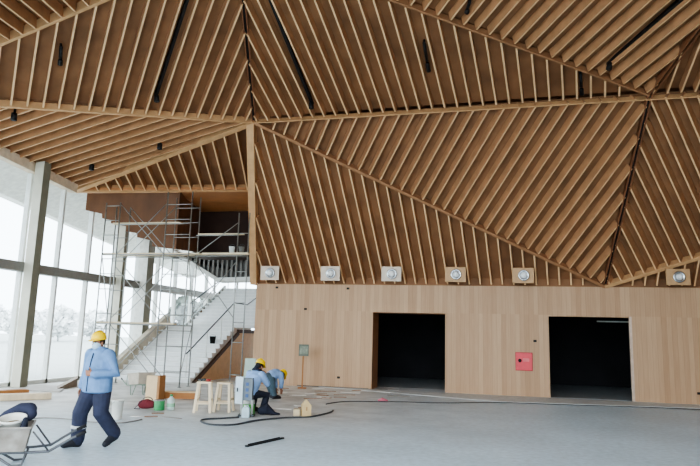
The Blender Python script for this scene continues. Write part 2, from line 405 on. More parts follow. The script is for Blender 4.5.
# ------------------------------------------------------------------ glazed side wall
GX = -13.95
yl = [0.2 + 1.58 * i for i in range(-3, 20)]
def gtop(y):       # underside of the folded ceiling along the glazing
    if y < G_.y: return 7.0
    if y < 17.9: return 7.05 - .092 * (y - 11)
    return 6.2
nwin = 0
cols = [2.0, 6.7, 11.35, 16.05, 20.8]
ys = [16.05 + 1.583 * i for i in range(-13, 10)]
for i in range(len(cols) + 1):
    y0 = cols[i - 1] if i else -2.7
    y1 = cols[i] if i < len(cols) else 29.4
    nwin += 1
    w = sempty('window_%d' % nwin, 'tall glazed bay of the side wall')
    fr = MB()
    edges = [y for y in ys if y0 - .1 <= y <= y1 + .1]
    for y in (edges[1:] if i else edges):
        fr.box((GX - .07, y - .045, 0), (GX + .09, y + .045, gtop(y)))
    fr.box((GX - .07, y0, 0), (GX + .09, y1, .12))
    frame = fr.build('window_frame', offwhite, w)
    t = MB(); t.box((GX - .05, y0, 3.38), (GX + .28, y1, 3.66)); t.build('transom', transom_m, w)
    for a, b in zip(edges, edges[1:]):
        g = MB(); g.face([(GX, a, .05), (GX, b, .05), (GX, b, min(gtop(a), gtop(b)) + .3), (GX, a, min(gtop(a), gtop(b)) + .3)])
        g.build('pane', glass_m, w)
# header strip following the ceiling edge
q = MB(); q.bar((GX + .1, 9.0, 7.2), (GX + .1, 18.0, 6.43), .25, .3); struct(q.build('trim_2', mat('header_cream', srgb(222, 202, 176), .6)), 'cream header over the glazing')
# blind box: grey soffit outside above the glazing
for y in cols:
    if y > 20: continue
    q = MB(); q.box((-13.68, y - .16, 0), (-13.36, y + .16, gtop(y) + .2), 0)
    o = struct(q.build('trim_%d' % (3 + cols.index(y)), [colm, coldark], bevel=.015), 'cream box column in front of the glazing')
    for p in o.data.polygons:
        if p.normal.x > .9: p.material_index = 1  # face turned from the glass, its shade given as a darker colour
# columns in the stair hall
def colpx(name, X, xb, yb, w, dpt, ztop, M, lab):
    p = onX(xb, yb, X); q = MB(); q.box((X - w, p.y - dpt, 0), (X, p.y + dpt, ztop)); o = struct(q.build(name, [M, coldark], bevel=.01), lab)
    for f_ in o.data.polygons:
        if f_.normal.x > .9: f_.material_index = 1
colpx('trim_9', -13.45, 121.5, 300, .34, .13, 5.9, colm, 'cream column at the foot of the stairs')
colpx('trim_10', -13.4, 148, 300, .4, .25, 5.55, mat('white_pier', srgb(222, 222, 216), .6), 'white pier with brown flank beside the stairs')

# ------------------------------------------------------------------ stair hall
# brown stepped panel hanging under the lowest fold, over the glazing
dsn = V((-(S_.y - D_.y), S_.x - D_.x, 0)).normalized()
dp0 = D_ + dsn * .3
edge = [(85.5, 209.9), (102, 213.5), (102, 218.0), (110.8, 220), (110.8, 223), (126, 226), (126, 231), (137, 233), (137, 237), (152, 240.5), (152, 246), (176, 249)]
pts = [onP(x, y, dp0, dsn) for x, y in edge]
def dstop(p): t = (p - D_).dot((S_ - D_)) / (S_ - D_).length_squared; return D_.z + (S_.z - D_.z) * t
e_r = pts[-1]
top = [V((e_r.x, e_r.y, dstop(e_r) + .02)), V((pts[0].x, pts[0].y, dstop(pts[0]) + .02))]
q = MB(); q.prism([p for p in pts] + top, dsn * .12); o = q.build('wall_upper_left', brown_panel); struct(o, 'brown veneer panel with a stepped lower edge over the glazing')
YB = 23.2
q = MB(); q.prism([e_r, V((e_r.x, e_r.y, dstop(e_r) + .1)), V((e_r.x - .9, YB + .3, 7.0)), V((e_r.x - .9, YB + .3, 5.0))], (-.1, .03, 0)); q.build('panel_return', brown_panel, o)
# soffit behind the folded ceiling and the dark upper opening
q = MB(); q.prism([(-14.1, D_.y, 6.5), (S_.x + .4, S_.y, 6.9), (-7.7, YB + .4, 6.68), (-14.1, YB + .4, 6.68)], (0, 0, .08))
so = struct(q.build('ceiling_stair', mat('soffit_veneer', srgb(190, 132, 84), .5, var=.1, scale=2)), 'light brown soffit over the stairs')
q = MB(); q.box((e_r.x - 1.0, YB + .25, 5.0), (-7.7, YB + .4, 6.7)); struct(q.build('wall_upper_back', dark_panel), 'upper gallery wall above the stairs, coloured dark as an unlit interior')
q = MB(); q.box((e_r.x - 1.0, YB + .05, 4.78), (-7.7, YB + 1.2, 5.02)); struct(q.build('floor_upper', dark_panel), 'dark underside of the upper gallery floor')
# right hand wall of the stair hall and the back
q = MB(); q.box((-7.7, WY + .8, 0), (-7.5, 29.6, 7.1)); struct(q.build('wall_stair_right', mat('stair_plaster', srgb(200, 200, 196), .7)), 'plaster side wall of the stair hall')
BY = 29.5
UY = 25.2
a1, a2, a3 = onY(170, 249.5, UY), onY(217, 279, UY), onY(256, 278, UY)
q = MB(); q.prism([(a1.x, UY, 5.0), (a1.x, UY, a1.z), (a2.x, UY, a2.z), (a3.x + .5, UY, a3.z), (a3.x + .5, UY, 5.0)], (0, .1, 0))
wbk = struct(q.build('wall_stair_back', mat('slate_cladding', srgb(82, 82, 80), .7)), 'dark ribbed balustrade wall of the upper stair flight')
q = MB()
for i in range(26):
    x = a3.x + .4 - i * .22
    zl = a2.z + (a1.z - a2.z) * max(0, (a2.x - x) / (a2.x - a1.x))
    if x < a1.x or zl > 4.8: break
    q.box((x - .045, UY - .05, zl + .05), (x + .045, UY, 4.95))
q.build('ribs', mat('slate_ribs', srgb(134, 132, 128), .6), wbk)
w = sempty('window_%d' % (nwin + 1), 'glazed end wall of the stair hall')
fr = MB()
for i in range(6): fr.box((-14 + i * 1.25, BY + .17, 0), (-13.92 + i * 1.25, BY + .28, 7))
fr.box((-14, BY + .17, 3.36), (-7.6, BY + .3, 3.52)); fr.box((-14, BY + .17, 0), (-7.6, BY + .28, .1)); fr.build('window_frame', transom_m, w)
for i in range(5):
    g = MB(); x = -13.92 + i * 1.25; g.face([(x, BY + .2, 0), (x + 1.17, BY + .2, 0), (x + 1.17, BY + .2, 7), (x, BY + .2, 7)]); g.build('pane', glass_m, w)

# staircase
st = thing('staircase', (-11.5, 20.05, 0), 'white staircase with grey handrails and brown wood side rising beyond the scaffold', 'staircase')
SX0, SX1 = -13.1, -10.1
def flight(x0, x1, y0, z0, n, run, rise, name, M):
    q = MB()
    for i in range(n):
        y = y0 + i * run; z = z0 + (i + 1) * rise
        q.box((x0, y, z0 if z0 == 0 else max(z0, z - .45)), (x1, y + run + (.02 if i < n - 1 else 0), z - .035), 0)
        q.box((x0, y - .025, z - .035), (x1, y + run, z), 1)
    return q.build(name, M, st)
tread = mat('white_tread', srgb(236, 238, 237), .4, var=.04); riser = mat('stair_riser', srgb(226, 229, 229), .5, var=.05)
flight(SX0, SX1, 20.05, 0, 12, .315, .1625, 'flight', [riser, tread])
LY = 20.05 + 12 * .315
q = MB(); q.box((-13.5, LY, 1.75), (SX1 + .02, LY + 1.5, 1.95)); q.build('landing', mat('landing_stone', srgb(196, 194, 188), .5), st)
flight(-13.0, -7.75, LY + 1.4, 1.95, 12, .315, .1625, 'flight', [riser, tread])
LY2 = LY + 1.4 + 12 * .315
q = MB(); q.box((-13.0, LY2, 3.7), (-7.7, 29.5, 3.9)); q.build('landing', white_m, st)
# brown side: panel under the first flight, dark skirting on top
q = MB(); x = SX1 + .02
q.prism([(x, 20.2, 0), (x, LY + .1, 0), (x, LY + .1, 1.75), (x, 20.25, .0)], (.04, 0, 0)); q.build('side_panel', mat('stair_side_veneer', srgb(204, 166, 118), .5, var=.08), st)
q = MB(); q.prism([(x, LY + .1, 0), (x, LY + 3.0, 0), (x, LY + 3.0, 1.8), (x, LY + .1, 1.8)], (.04, 0, 0)); q.build('side_panel', MATS['stair_side_veneer'], st)
q = MB(); sk = mat('dark_stringer', srgb(74, 52, 38), .6)
q.bar((SX1 + .05, 20.2, -.03), (SX1 + .05, LY + .05, 1.72), .1, .12); q.bar((SX1 + .05, LY, 1.8), (SX1 + .05, LY + 3, 1.8), .1, .14); q.build('stringer', sk, st)
q = MB(); q.bar((SX0 - .1, 20.0, .2), (SX0 - .1, LY, 2.2), .2, .5); q.build('stringer', mat('pale_stringer', srgb(206, 198, 180), .6), st)
q = MB(); q.bar((-13.05, LY + 1.4, 2.0), (-13.05, LY2, 4.0), .1, .12); q.build('stringer', grey_metal, st)
# handrails
def rail(pts, posts, r=.025, name='handrail', M=dark_metal, pm=offwhite):
    q = MB(); q.tube(pts, r); h = q.build(name, M, st)
    for a, b in posts:
        q = MB(); q.tube([a, b], .02); q.build('post', pm, h)
RX = SX1 - .22
rail([(RX, 20.0, .98), (RX, 20.15, 1.02), (RX, LY + .1, 2.95), (RX, LY + 1.5, 2.95), (RX + .2, LY + 2.5, 3.45)],
     [((RX, 20.12, .16), (RX, 20.12, 1.0)), ((RX, 21.6, .8), (RX, 21.6, 1.75)), ((RX, 22.8, 1.4), (RX, 22.8, 2.35)), ((RX, LY + .1, 1.95), (RX, LY + .1, 2.9))])
RX2 = -12.9
rail([(RX2, LY + 1.3, 2.95), (RX2, LY2 + .1, 4.7)], [((RX2, LY + 1.3, 1.95), (RX2, LY + 1.3, 2.95)), ((RX2, LY + 3, 2.8), (RX2, LY + 3, 3.8)), ((RX2, LY2, 3.9), (RX2, LY2, 4.65))], .03)
rail([(-9.6, LY + 1.5, 2.95), (-9.6, LY2, 4.9)], [((-9.6, LY + 1.5, 1.95), (-9.6, LY + 1.5, 2.95)), ((-9.6, LY2, 3.9), (-9.6, LY2, 4.85))], .03)
# upper flight doubling back: white sloping edge beam on the end wall
q = MB(); q.bar((a1.x, UY + .3, a1.z), (a2.x, UY + .3, a2.z), .9, .16, (0, 0, 1)); q.build('upper_flight', offwhite, st)
q = MB(); q.bar((a2.x - .05, UY + .3, a2.z - .04), (a3.x + .5, UY + .3, a3.z - .02), .9, .16, (0, 0, 1)); q.build('upper_landing', offwhite, st)

# ------------------------------------------------------------------ lights: world
w = bpy.data.worlds.new('overcast'); scene.world = w; w.use_nodes = True
nt = w.node_tree; bg = nt.nodes['Background']
tc = nt.nodes.new('ShaderNodeTexCoord'); sx = nt.nodes.new('ShaderNodeSeparateXYZ'); rp = nt.nodes.new('ShaderNodeValToRGB')
nt.links.new(tc.outputs['Generated'], sx.inputs[0]); nt.links.new(sx.outputs['Z'], rp.inputs['Fac']); nt.links.new(rp.outputs['Color'], bg.inputs['Color'])
rp.color_ramp.elements[0].color = (.80, .91, 1, 1); rp.color_ramp.elements[1].color = (.84, .93, 1, 1); rp.color_ramp.elements[1].position = .5
bg.inputs['Strength'].default_value = 3.0
scene.view_settings.view_transform = 'AgX'
scene.view_settings.look = 'AgX - Medium High Contrast'
scene.view_settings.exposure = 1.2
scene.cycles.max_bounces = 10; scene.cycles.diffuse_bounces = 6
scene.cycles.use_denoising = True

# outside
q = MB(); q.face([(-200, -80, -.3), (-14.2, -80, -.3), (-14.2, 150, -.3), (-200, 150, -.3)]); q.face([(-14.2, 30.5, -.3), (40, 30.5, -.3), (40, 150, -.3), (-14.2, 150, -.3)]); q.face([(-14.2, -80, -.3), (60, -80, -.3), (60, -6.1, -.3), (-14.2, -6.1, -.3)])
struct(q.build('ground', mat('pale_ground', srgb(168, 172, 170), .8, var=.08, scale=.1)), 'pale paved ground outside the glazing')
#PART2
# ------------------------------------------------------------------ things: helpers
def G(x, y): return onZ(x, y, 0)
def W(x, y, base, push=0.): return onP(x, y, V(base) + FH * push, FH)

# ---- outside: eave, far trees
q = MB()
e0, e1 = onX(2, 198, -17.5), onX(95, 238, -17.5)
ed = (e1 - e0) / (e1.y - e0.y)
ea, eb = e0 + ed * (2 - e0.y), e0 + ed * (34 - e0.y)
q.prism([ea, eb, V((-14.05, 34, gtop(17) - .3)), V((-14.05, 2, gtop(5) + .1))], (0, 0, .25))
struct(q.build('trim_20', mat('eave_soffit', srgb(226, 224, 216), .7)), 'pale roof overhang outside the glazing')
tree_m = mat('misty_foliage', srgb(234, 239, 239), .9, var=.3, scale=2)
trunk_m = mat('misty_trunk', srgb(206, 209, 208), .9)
def tree(x, y, h, r, label, M=tree_m, group='misty trees outside the glazing'):
    t = thing('tree', (x, y, -.3), label, 'tree', group)
    q = MB(); q.tube([(x, y, -.3), (x + .05, y, h * .35), (x, y + .1, h * .8)], [.14, .11, .05], 7); q.build('trunk', trunk_m, t)
    q = MB()
    for k in range(700):
        a, b = rnd.uniform(0, 6.28), rnd.uniform(-1, 1)
        rad = r * math.sqrt(max(0, 1 - b * b)) * rnd.uniform(.3, 1) ** .5
        c = V((x + math.cos(a) * rad, y + math.sin(a) * rad, h * .58 + b * h * .42))
        u = V((rnd.gauss(0, 1), rnd.gauss(0, 1), rnd.gauss(0, 1))).normalized(); v = u.orthogonal().normalized(); s_ = rnd.uniform(.16, .3) * r
        q.face([c - u * s_, c + v * s_ * .6, c + u * s_, c - v * s_ * .6])
    q.build('foliage', M, t)
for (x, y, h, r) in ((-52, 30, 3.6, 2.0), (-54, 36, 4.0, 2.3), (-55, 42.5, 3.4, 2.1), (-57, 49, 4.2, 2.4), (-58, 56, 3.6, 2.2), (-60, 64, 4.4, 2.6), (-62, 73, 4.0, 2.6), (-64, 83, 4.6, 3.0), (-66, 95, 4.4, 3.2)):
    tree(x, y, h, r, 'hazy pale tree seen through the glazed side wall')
dark_tree = mat('dark_foliage', srgb(112, 120, 112), .9, var=.3, scale=2)
for (x, y, h, r) in ((-16.2, 34.2, 3.9, 1.0), (-18.6, 35.6, 3.8, 1.1)):
    tree(x, y, h, r, 'dark leafy tree just outside the end wall beyond the stair landing', dark_tree, 'dark trees outside the stair hall')

# ---- spot lamps on square plates
chrome = mat('chrome_reflector', srgb(176, 180, 182), .22, .85, var=.08)
lens = mat('lamp_lens', srgb(238, 240, 240), .2)
plate_a = mat('pale_plate', srgb(218, 202, 184), .5, var=.04); plate_b = mat('tan_plate', srgb(196, 158, 116), .5, var=.06)
spots = [(270, 273, plate_a), (330.5, 273.5, plate_a), (391.5, 274, plate_a), (455.5, 274.5, plate_b), (523, 275.5, plate_b), (678, 277, plate_b)]
lab = ['round chrome lamp on a pale square plate next to the wall corner by the stairs', 'round chrome lamp on a pale plate above the sign on the wall',
       'round chrome lamp on a pale plate above the first doorway', 'round chrome lamp on a tan plate between the two doorways, nearer the first',
       'round chrome lamp on a tan plate above the red cabinet', 'round chrome lamp on a tan plate past the second doorway']
for (x, y, pm), lb in zip(spots, lab):
    Yp = 20.42
    c = onY(x, y, Yp)
    t = thing('wall_spotlight', c, lb, 'lamp', 'lamps along the foot of the slatted slope')
    q = MB(); q.obox(c, (.335, 0, 0), (0, .035, 0), (0, 0, .245)); q.build('mounting_plate', pm, t, bevel=.01)
    q = MB(); q.obox(c + V((0, .2, .0)), (.25, 0, 0), (0, .17, 0), (0, 0, .2)); q.build('back_box', fin_back, t)
    a = V((0, -1, 0)); cc = c + V((.02, -.035, .0))
    q = MB(); q.lathe([(.175, 0), (.18, .03), (.165, .06), (.13, .05), (.1, .035)], cc, 24, ax=a); q.build('reflector', chrome, t)
    q = MB(); q.lathe([(.1, .03), (.095, .07), (.06, .1), (.02, .11)], cc, 20, ax=a); q.build('lens', lens, t)

# ---- red cabinet
c = onY(524, 361.5, WY); a_, b_ = onY(515.3, 352, WY), onY(532.8, 371, WY)
red = mat('red_enamel', srgb(222, 78, 88), .4, var=.06); red2 = mat('red_enamel_frame', srgb(186, 52, 60), .4)
t = thing('fire_hose_cabinet', c, 'red fire hose cabinet set in the wood wall beside the second doorway', 'cabinet')
q = MB(); hx, hz = (b_.x - a_.x) / 2, (a_.z - b_.z) / 2
q.obox(c + V((0, -.012, 0)), (hx, 0, 0), (0, .012, 0), (0, 0, hz)); q.build('frame', red2, t)
q = MB(); q.obox(c + V((0, -.03, 0)), (hx * .92, 0, 0), (0, .012, 0), (0, 0, hz * .92)); dd = q.build('door', red, t, bevel=.006)
q = MB(); q.lathe([(.055, 0), (.055, .02), (.03, .035)], onY(519.8, 360.5, WY - .04), 14, ax=(0, -1, 0)); q.build('latch', black_m, dd)
q = MB(); q.obox(onY(526, 360, WY - .043), (.1, 0, 0), (0, .002, 0), (0, 0, .05)); q.build('notice', mat('faded_red_notice', srgb(228, 120, 122), .5), dd)

# ---- black spots and track lights under the slats
def fpt(k, x, y, off=0.):
    poly, n = FAC[k][0], V(FAC[k][1]).normalized()
    pn = (poly[1] - poly[0]).cross(poly[2] - poly[0]).normalized()
    if pn.dot(n) < 0: pn = -pn
    return onP(x, y, poly[0] - pn * off, pn), pn
def cyl_spot(k, x0, y0, x1, y1, lb, r=.055):
    a, pn = fpt(k, x0, y0, .12); b, _ = fpt(k, x1, y1, .12)
    L = (b - a)
    t = thing('ceiling_spotlight', a, lb, 'lamp', 'black spotlights between the slats')
    q = MB(); q.tube([a - pn * .08, a + pn * .05], .03, 8); q.build('stem', black_m, t)
    d = L.normalized()
    q = MB(); q.tube([a + pn * .03, a + pn * .03 + d * (L.length * .62)], r * .75, 10); q.build('driver_box', black_m, t)
    q = MB(); q.lathe([(r * .7, 0), (r, .03), (r * 1.1, L.length * .3), (r * .8, L.length * .3 + .01)], a + pn * .05 + d * L.length * .66, 12, ax=d); q.build('lamp_head', black_m, t)
def stub_spot(k, x, y, lb):
    a, pn = fpt(k, x, y, .05)
    t = thing('ceiling_spotlight', a, lb, 'lamp', 'black spotlights between the slats')
    q = MB(); q.lathe([(.03, -.15), (.03, 0), (.075, .01), (.08, .2), (.06, .21)], a, 12, ax=(0, 0, -1)); q.build('lamp_head', black_m, t)
    q = MB(); q.lathe([(.055, .195), (.05, .205)], a, 12, ax=(0, 0, -1)); q.build('lens', dark_metal, t)
cyl_spot('F2', 61, 46, 60, 64, 'black spotlight under the upper slatted facet nearest the glazed side')
cyl_spot('F5', 424, 42, 429, 71, 'black spotlight under the broad middle facet of the ceiling')
cyl_spot('F5', 580.5, 73, 581.5, 94, 'black spotlight near the narrow end of the broad middle facet')
cyl_spot('F10', 470, 0, 466.5, 12, 'black spotlight at the top edge before the second fold beam')
stub_spot('F3', 14.5, 113, 'stubby black spotlight nearest the glazing under the low facet')
stub_spot('F3', 92, 164, 'stubby black spotlight above the scaffold under the low facet')
stub_spot('F3', 160, 143, 'stubby black spotlight nearest the ceiling peak under the low facet')
def track(k, x0, y0, x1, y1, lb):
    a, pn = fpt(k, x0, y0, .14); b, _ = fpt(k, x1, y1, .14)
    d = (b - a).normalized(); b = b + d * .9
    t = thing('track_spotlight', a, lb, 'track light', 'long black light tracks between the slats')
    q = MB(); q.bar(a, b, .075, .1, pn); q.build('track', black_m, t)
    q = MB(); q.lathe([(.03, -.05), (.035, .0), (.07, .03), (.075, .2), (.06, .21)], a + pn * .03 + d * .1, 12, ax=(pn - d * .4)); q.build('lamp_head', black_m, t)
track('F2', 155.5, 97, 187, 0, 'long black light track in the upper facet on the glazed side of the ceiling peak')
track('F5', 312.5, 104, 270.5, 0, 'long black light track in the broad middle facet beside the ceiling peak')
track('F10', 607.5, 64, 680, 0, 'long black light track in the upper facet over the second doorway')

# ---- scaffold
def scaffold(name, lb, Y0, depth, frames, lifts, braces, rungs=.5, M=grey_metal, front_only=()):
    x0 = frames[0][0][0]
    t = thing(name, (x0, Y0, 0), lb, 'scaffold', None)
    for (xa, xb, z0, z1, yo) in [(f[0][0], f[0][1], f[1], f[2], f[3]) for f in frames]:
        y = Y0 + yo
        fr_ = MB(); fr_.tube([(xa, y, z0), (xa, y, z1)], .022, 8); p1 = fr_.build('pole', M, t)
        fr_ = MB(); fr_.tube([(xb, y, z0), (xb, y, z1)], .022, 8); p2 = fr_.build('pole', M, t)
        for p_, x in ((p1, xa), (p2, xb)):
            q = MB(); q.lathe([(.07, 0), (.07, .015), (.02, .016)], (x, y, z0), 10); q.build('base_plate', M, p_)
        z = z0 + .45; k = 0
        while z < z1 - .1:
            q = MB(); q.tube([(xa, y, z), (xb, y, z)], .016, 6); q.build('rung', M, t); z += rungs * (1 if k % 3 else 1.6); k += 1
    for a, b in braces:
        q = MB(); q.tube([a, b], .014, 6); q.build('brace', M, t)
    for (a, b) in lifts:
        q = MB(); q.tube([a, b], .02, 8); q.build('ledger', M, t)
    return t
SY = 18.2
fxa, fxb, fxc, fxd = onY(98, 297, SY).x, onY(112.5, 296, SY).x, onY(161, 288, SY).x, onY(186, 290, SY).x
zat = lambda x, y, Y: onY(x, y, Y).z
zd, zd2, zd3 = zat(180, 252.5, SY) - .05, zat(130, 322, SY) - .05, zat(145, 222, SY) - .05
br = []
for y in (SY, SY + .6):
    for z in (.2, 2.1, zd):
        br += [((fxb, y, z), (fxc, y, z + 1.7)), ((fxb, y, z + 1.7), (fxc, y, z))]
for x in (fxa, fxd):
    br += [((x, SY, .4), (x, SY + .6, 2.0)), ((x, SY, zd), (x, SY + .6, 2.2))]
scaffold('scaffold_tower', 'tall grey tube scaffold tower standing before the stairs', SY, .6,
         [((fxa, fxb), 0, zd + 1.75, 0), ((fxc, fxd), 0, zat(171, 192, SY), 0), ((fxc, fxd), 0, zat(171, 194, SY), .6), ((fxa, fxb), 0, zd + 1.72, .6)],
         [((fxa, SY + k, z), (fxd, SY + k, z)) for k in (0, .6) for z in (zd - .02, zd2 - .02)] + [((fxb, SY, zd3 - .02), (fxd, SY, zd3 - .02))], br)
S2 = SY + .3
gx0, gx1 = onY(235.5, 280, S2).x, onY(246, 285, S2).x
zp = zat(213, 233.5, S2) - .04
scaffold('scaffold_tower', 'slender second scaffold tower beside the wall corner carrying the long boards', S2, .0,
         [((gx0, gx1), 0, zat(238, 213, S2), 0)],
         [((fxd + .08, S2, zd - .02), (gx1, S2, zd - .02)), ((fxd + .08, S2, zp - .02), (gx0, S2, zp - .02))],
         [((fxd + .08, S2, zd), (gx0, S2, zp + .4)), ((gx0, S2, 2.2), (fxd + .08, S2, 4.0)), ((gx0, S2, 4.0), (fxd + .08, S2, 2.2))], .62)
def plank(a, b, w_, lb, th=.05, M=plank_m):
    q = MB(); q.bar(V(a) + V((0, 0, th / 2 + .001)), V(b) + V((0, 0, th / 2 + .001)), w_, th); return tag(q.build('scaffold_board', M, bevel=.006), lb, 'board', 'boards laid on the scaffold')
xe = onY(249, 254, SY + .15).x
plank((fxa - .05, SY + .15, zd), (fxd + .35, SY + .15, zd), .2, 'long pale scaffold board on the top deck, edge nearest the hall')
plank((fxb - .2, SY + .45, zd), (fxd + .4, SY + .45, zd), .2, 'long pale scaffold board on the top deck, second from its edge')
plank((fxd + .42, S2 - .13, zd), (xe, S2 - .13, zd), .2, 'pale scaffold board reaching from the top deck to the wall corner')
plank((onY(112, 221, SY).x, SY + .14, zd3), (onY(180, 222, SY).x, SY + .14, zd3), .2, 'pale scaffold board resting on the highest rung under the brown panel')
plank((fxd + .12, S2 + .1, zp), (onY(243, 233, S2).x, S2 + .1, zp), .14, 'thin scaffold board in front of the dark upper opening')
plank((fxa - .05, SY + .15, zd2), (onY(173, 322, SY).x, SY + .15, zd2), .2, 'pale scaffold board on the lower deck in front of the stair treads')
# pots left on the deck
for x, y, lb in ((232, 244, 'small white paint pot on the scaffold board by the wall corner'), (241.5, 244.5, 'small grey paint pot on the scaffold board at the wall corner')):
    b_ = onY(x, 250, S2 - .13); b_.z = zd + .052
    t = thing('paint_pot', b_, lb, 'pot')
    q = MB(); q.lathe([(.08, 0), (.1, .2), (.105, .2), (.09, .19), (.075, .03)], b_, 14); q.build('pot', grey_metal if x > 236 else offwhite, t)
    q = MB(); q.tube([b_ + V((math.cos(a) * .1, 0, .2 + math.sin(a) * .08)) for a in [i * math.pi / 8 for i in range(9)]], .006, 5); q.build('handle', dark_metal, t)
# ---- sheets and cloth on stair: dark bucket on the treads
b_ = V((-10.45, 22.37, 1.303)); t = thing('bucket', b_, 'dark bucket standing at the edge of the stair treads by the handrail', 'bucket')
q = MB(); q.lathe([(.09, 0), (.12, .28), (.128, .28), (.115, .27), (.08, .02)], b_, 16); q.build('pail', black_m, t)
q = MB(); q.tube([b_ + V((math.cos(a) * .122, 0, .28 + math.sin(a) * .06)) for a in [i * math.pi / 8 for i in range(9)]], .006, 5); q.build('handle', grey_metal, t)

# ------------------------------------------------------------------ people
skin = mat('skin', srgb(150, 106, 84), .6, var=.06); hair_m = mat('black_hair', srgb(24, 22, 22), .7)
helmet_m = mat('yellow_helmet', srgb(244, 204, 20), .35, var=.05)
denim = mat('blue_jacket', srgb(104, 136, 176), .8, var=.14, scale=9, bump=.5); navy = mat('navy_trousers', srgb(46, 50, 70), .85, var=.18, scale=9, bump=.5)
boot_m = mat('dark_boot', srgb(36, 38, 46), .6); mask_m = mat('pale_blue_mask', srgb(182, 208, 226), .7, var=.04)
lightshirt = mat('light_blue_shirt', srgb(140, 170, 212), .8, var=.1, scale=9, bump=.4); darkcloth = mat('dark_navy_cloth', srgb(36, 40, 54), .85, var=.2, scale=9)
teal = mat('grey_teal_trousers', srgb(78, 98, 110), .85, var=.15, scale=9)
white_band = mat('reflective_band', srgb(206, 210, 212), .4)

class Fig:
    def __init__(s, base, F, label, k=1.):
        s.k = k; s.base = V(base); s.F = V(F).normalized(); s.L = V((0, 0, 1)).cross(s.F); s.U = V((0, 0, 1))
        s.root = thing('person', s.base, label, 'person')
    def p(s, f, l, z): return s.base + s.F * f * s.k + s.L * l * s.k + s.U * z * s.k
def eloft(mb, secs, n=18):
    # secs: (centre, half width vector, half depth vector)
    return mb.rings([[V(c) + V(a) * math.cos(2 * math.pi * k / n) + V(b) * math.sin(2 * math.pi * k / n) for k in range(n)] for c, a, b in secs])
def hand(mb, wrist, d, nrm, side, s=1., curl=.6):
    # d: pointing along the fingers, nrm: out of the palm, side: towards the thumb
    d, nrm, side = V(d).normalized(), V(nrm).normalized(), V(side).normalized()
    eloft(mb, [(wrist, side * .026 * s, nrm * .02 * s), (wrist + d * .04 * s, side * .036 * s, nrm * .018 * s), (wrist + d * .085 * s, side * .04 * s, nrm * .015 * s), (wrist + d * .098 * s, side * .036 * s, nrm * .011 * s)], 10)
    for i, (o, ln) in enumerate(((.03, .068), (.01, .077), (-.011, .071), (-.031, .056))):
        p0 = wrist + d * .085 * s + side * o * s; pts = [p0]; ang = curl * .35 + i * .05
        for seg in (.45, .32, .23):
            pts.append(pts[-1] + (d * math.cos(ang) + nrm * math.sin(ang)) * ln * seg * s); ang += curl * .75
        mb.limb(pts, [.0092 * s, .0088 * s, .008 * s, .007 * s], 7)
    p0 = wrist + d * .028 * s + side * .03 * s
    mb.limb([p0, p0 + (d * .6 + side * .75 + nrm * .25) * .035 * s, p0 + (d * .9 + side * .75 + nrm * .5) * .055 * s], [.013 * s, .011 * s, .0085 * s], 7)
def head(fig, mb, c, up, fwd, s=1.):
    up, fwd = V(up).normalized(), V(fwd).normalized(); left = up.cross(fwd).normalized(); fwd = left.cross(up)
    ax = (left, fwd, up)
    mb.ball(c + up * .025 * s, (.073 * s, .092 * s, .095 * s), 16, axes=ax)
    mb.ball(c - up * .045 * s + fwd * .018 * s, (.056 * s, .07 * s, .07 * s), 14, axes=ax)
    mb.limb([c + fwd * .088 * s + up * .015 * s, c + fwd * .104 * s - up * .02 * s], [.008 * s, .013 * s], 8)     # nose
    mb.ball(c + fwd * .08 * s - up * .058 * s, (.024 * s, .01 * s, .007 * s), 8, axes=ax)
    mb.ball(c + fwd * .08 * s - up * .068 * s, (.021 * s, .01 * s, .007 * s), 8, axes=ax)
    for sg in (-1, 1):
        mb.ball(c + left * .074 * s * sg - up * .005 * s - fwd * .005 * s, (.01 * s, .02 * s, .032 * s), 8, axes=ax)
        mb.ball(c + fwd * .08 * s + left * .03 * sg * s + up * .035 * s, (.02 * s, .012 * s, .006 * s), 8, axes=ax)
    return left, fwd, up
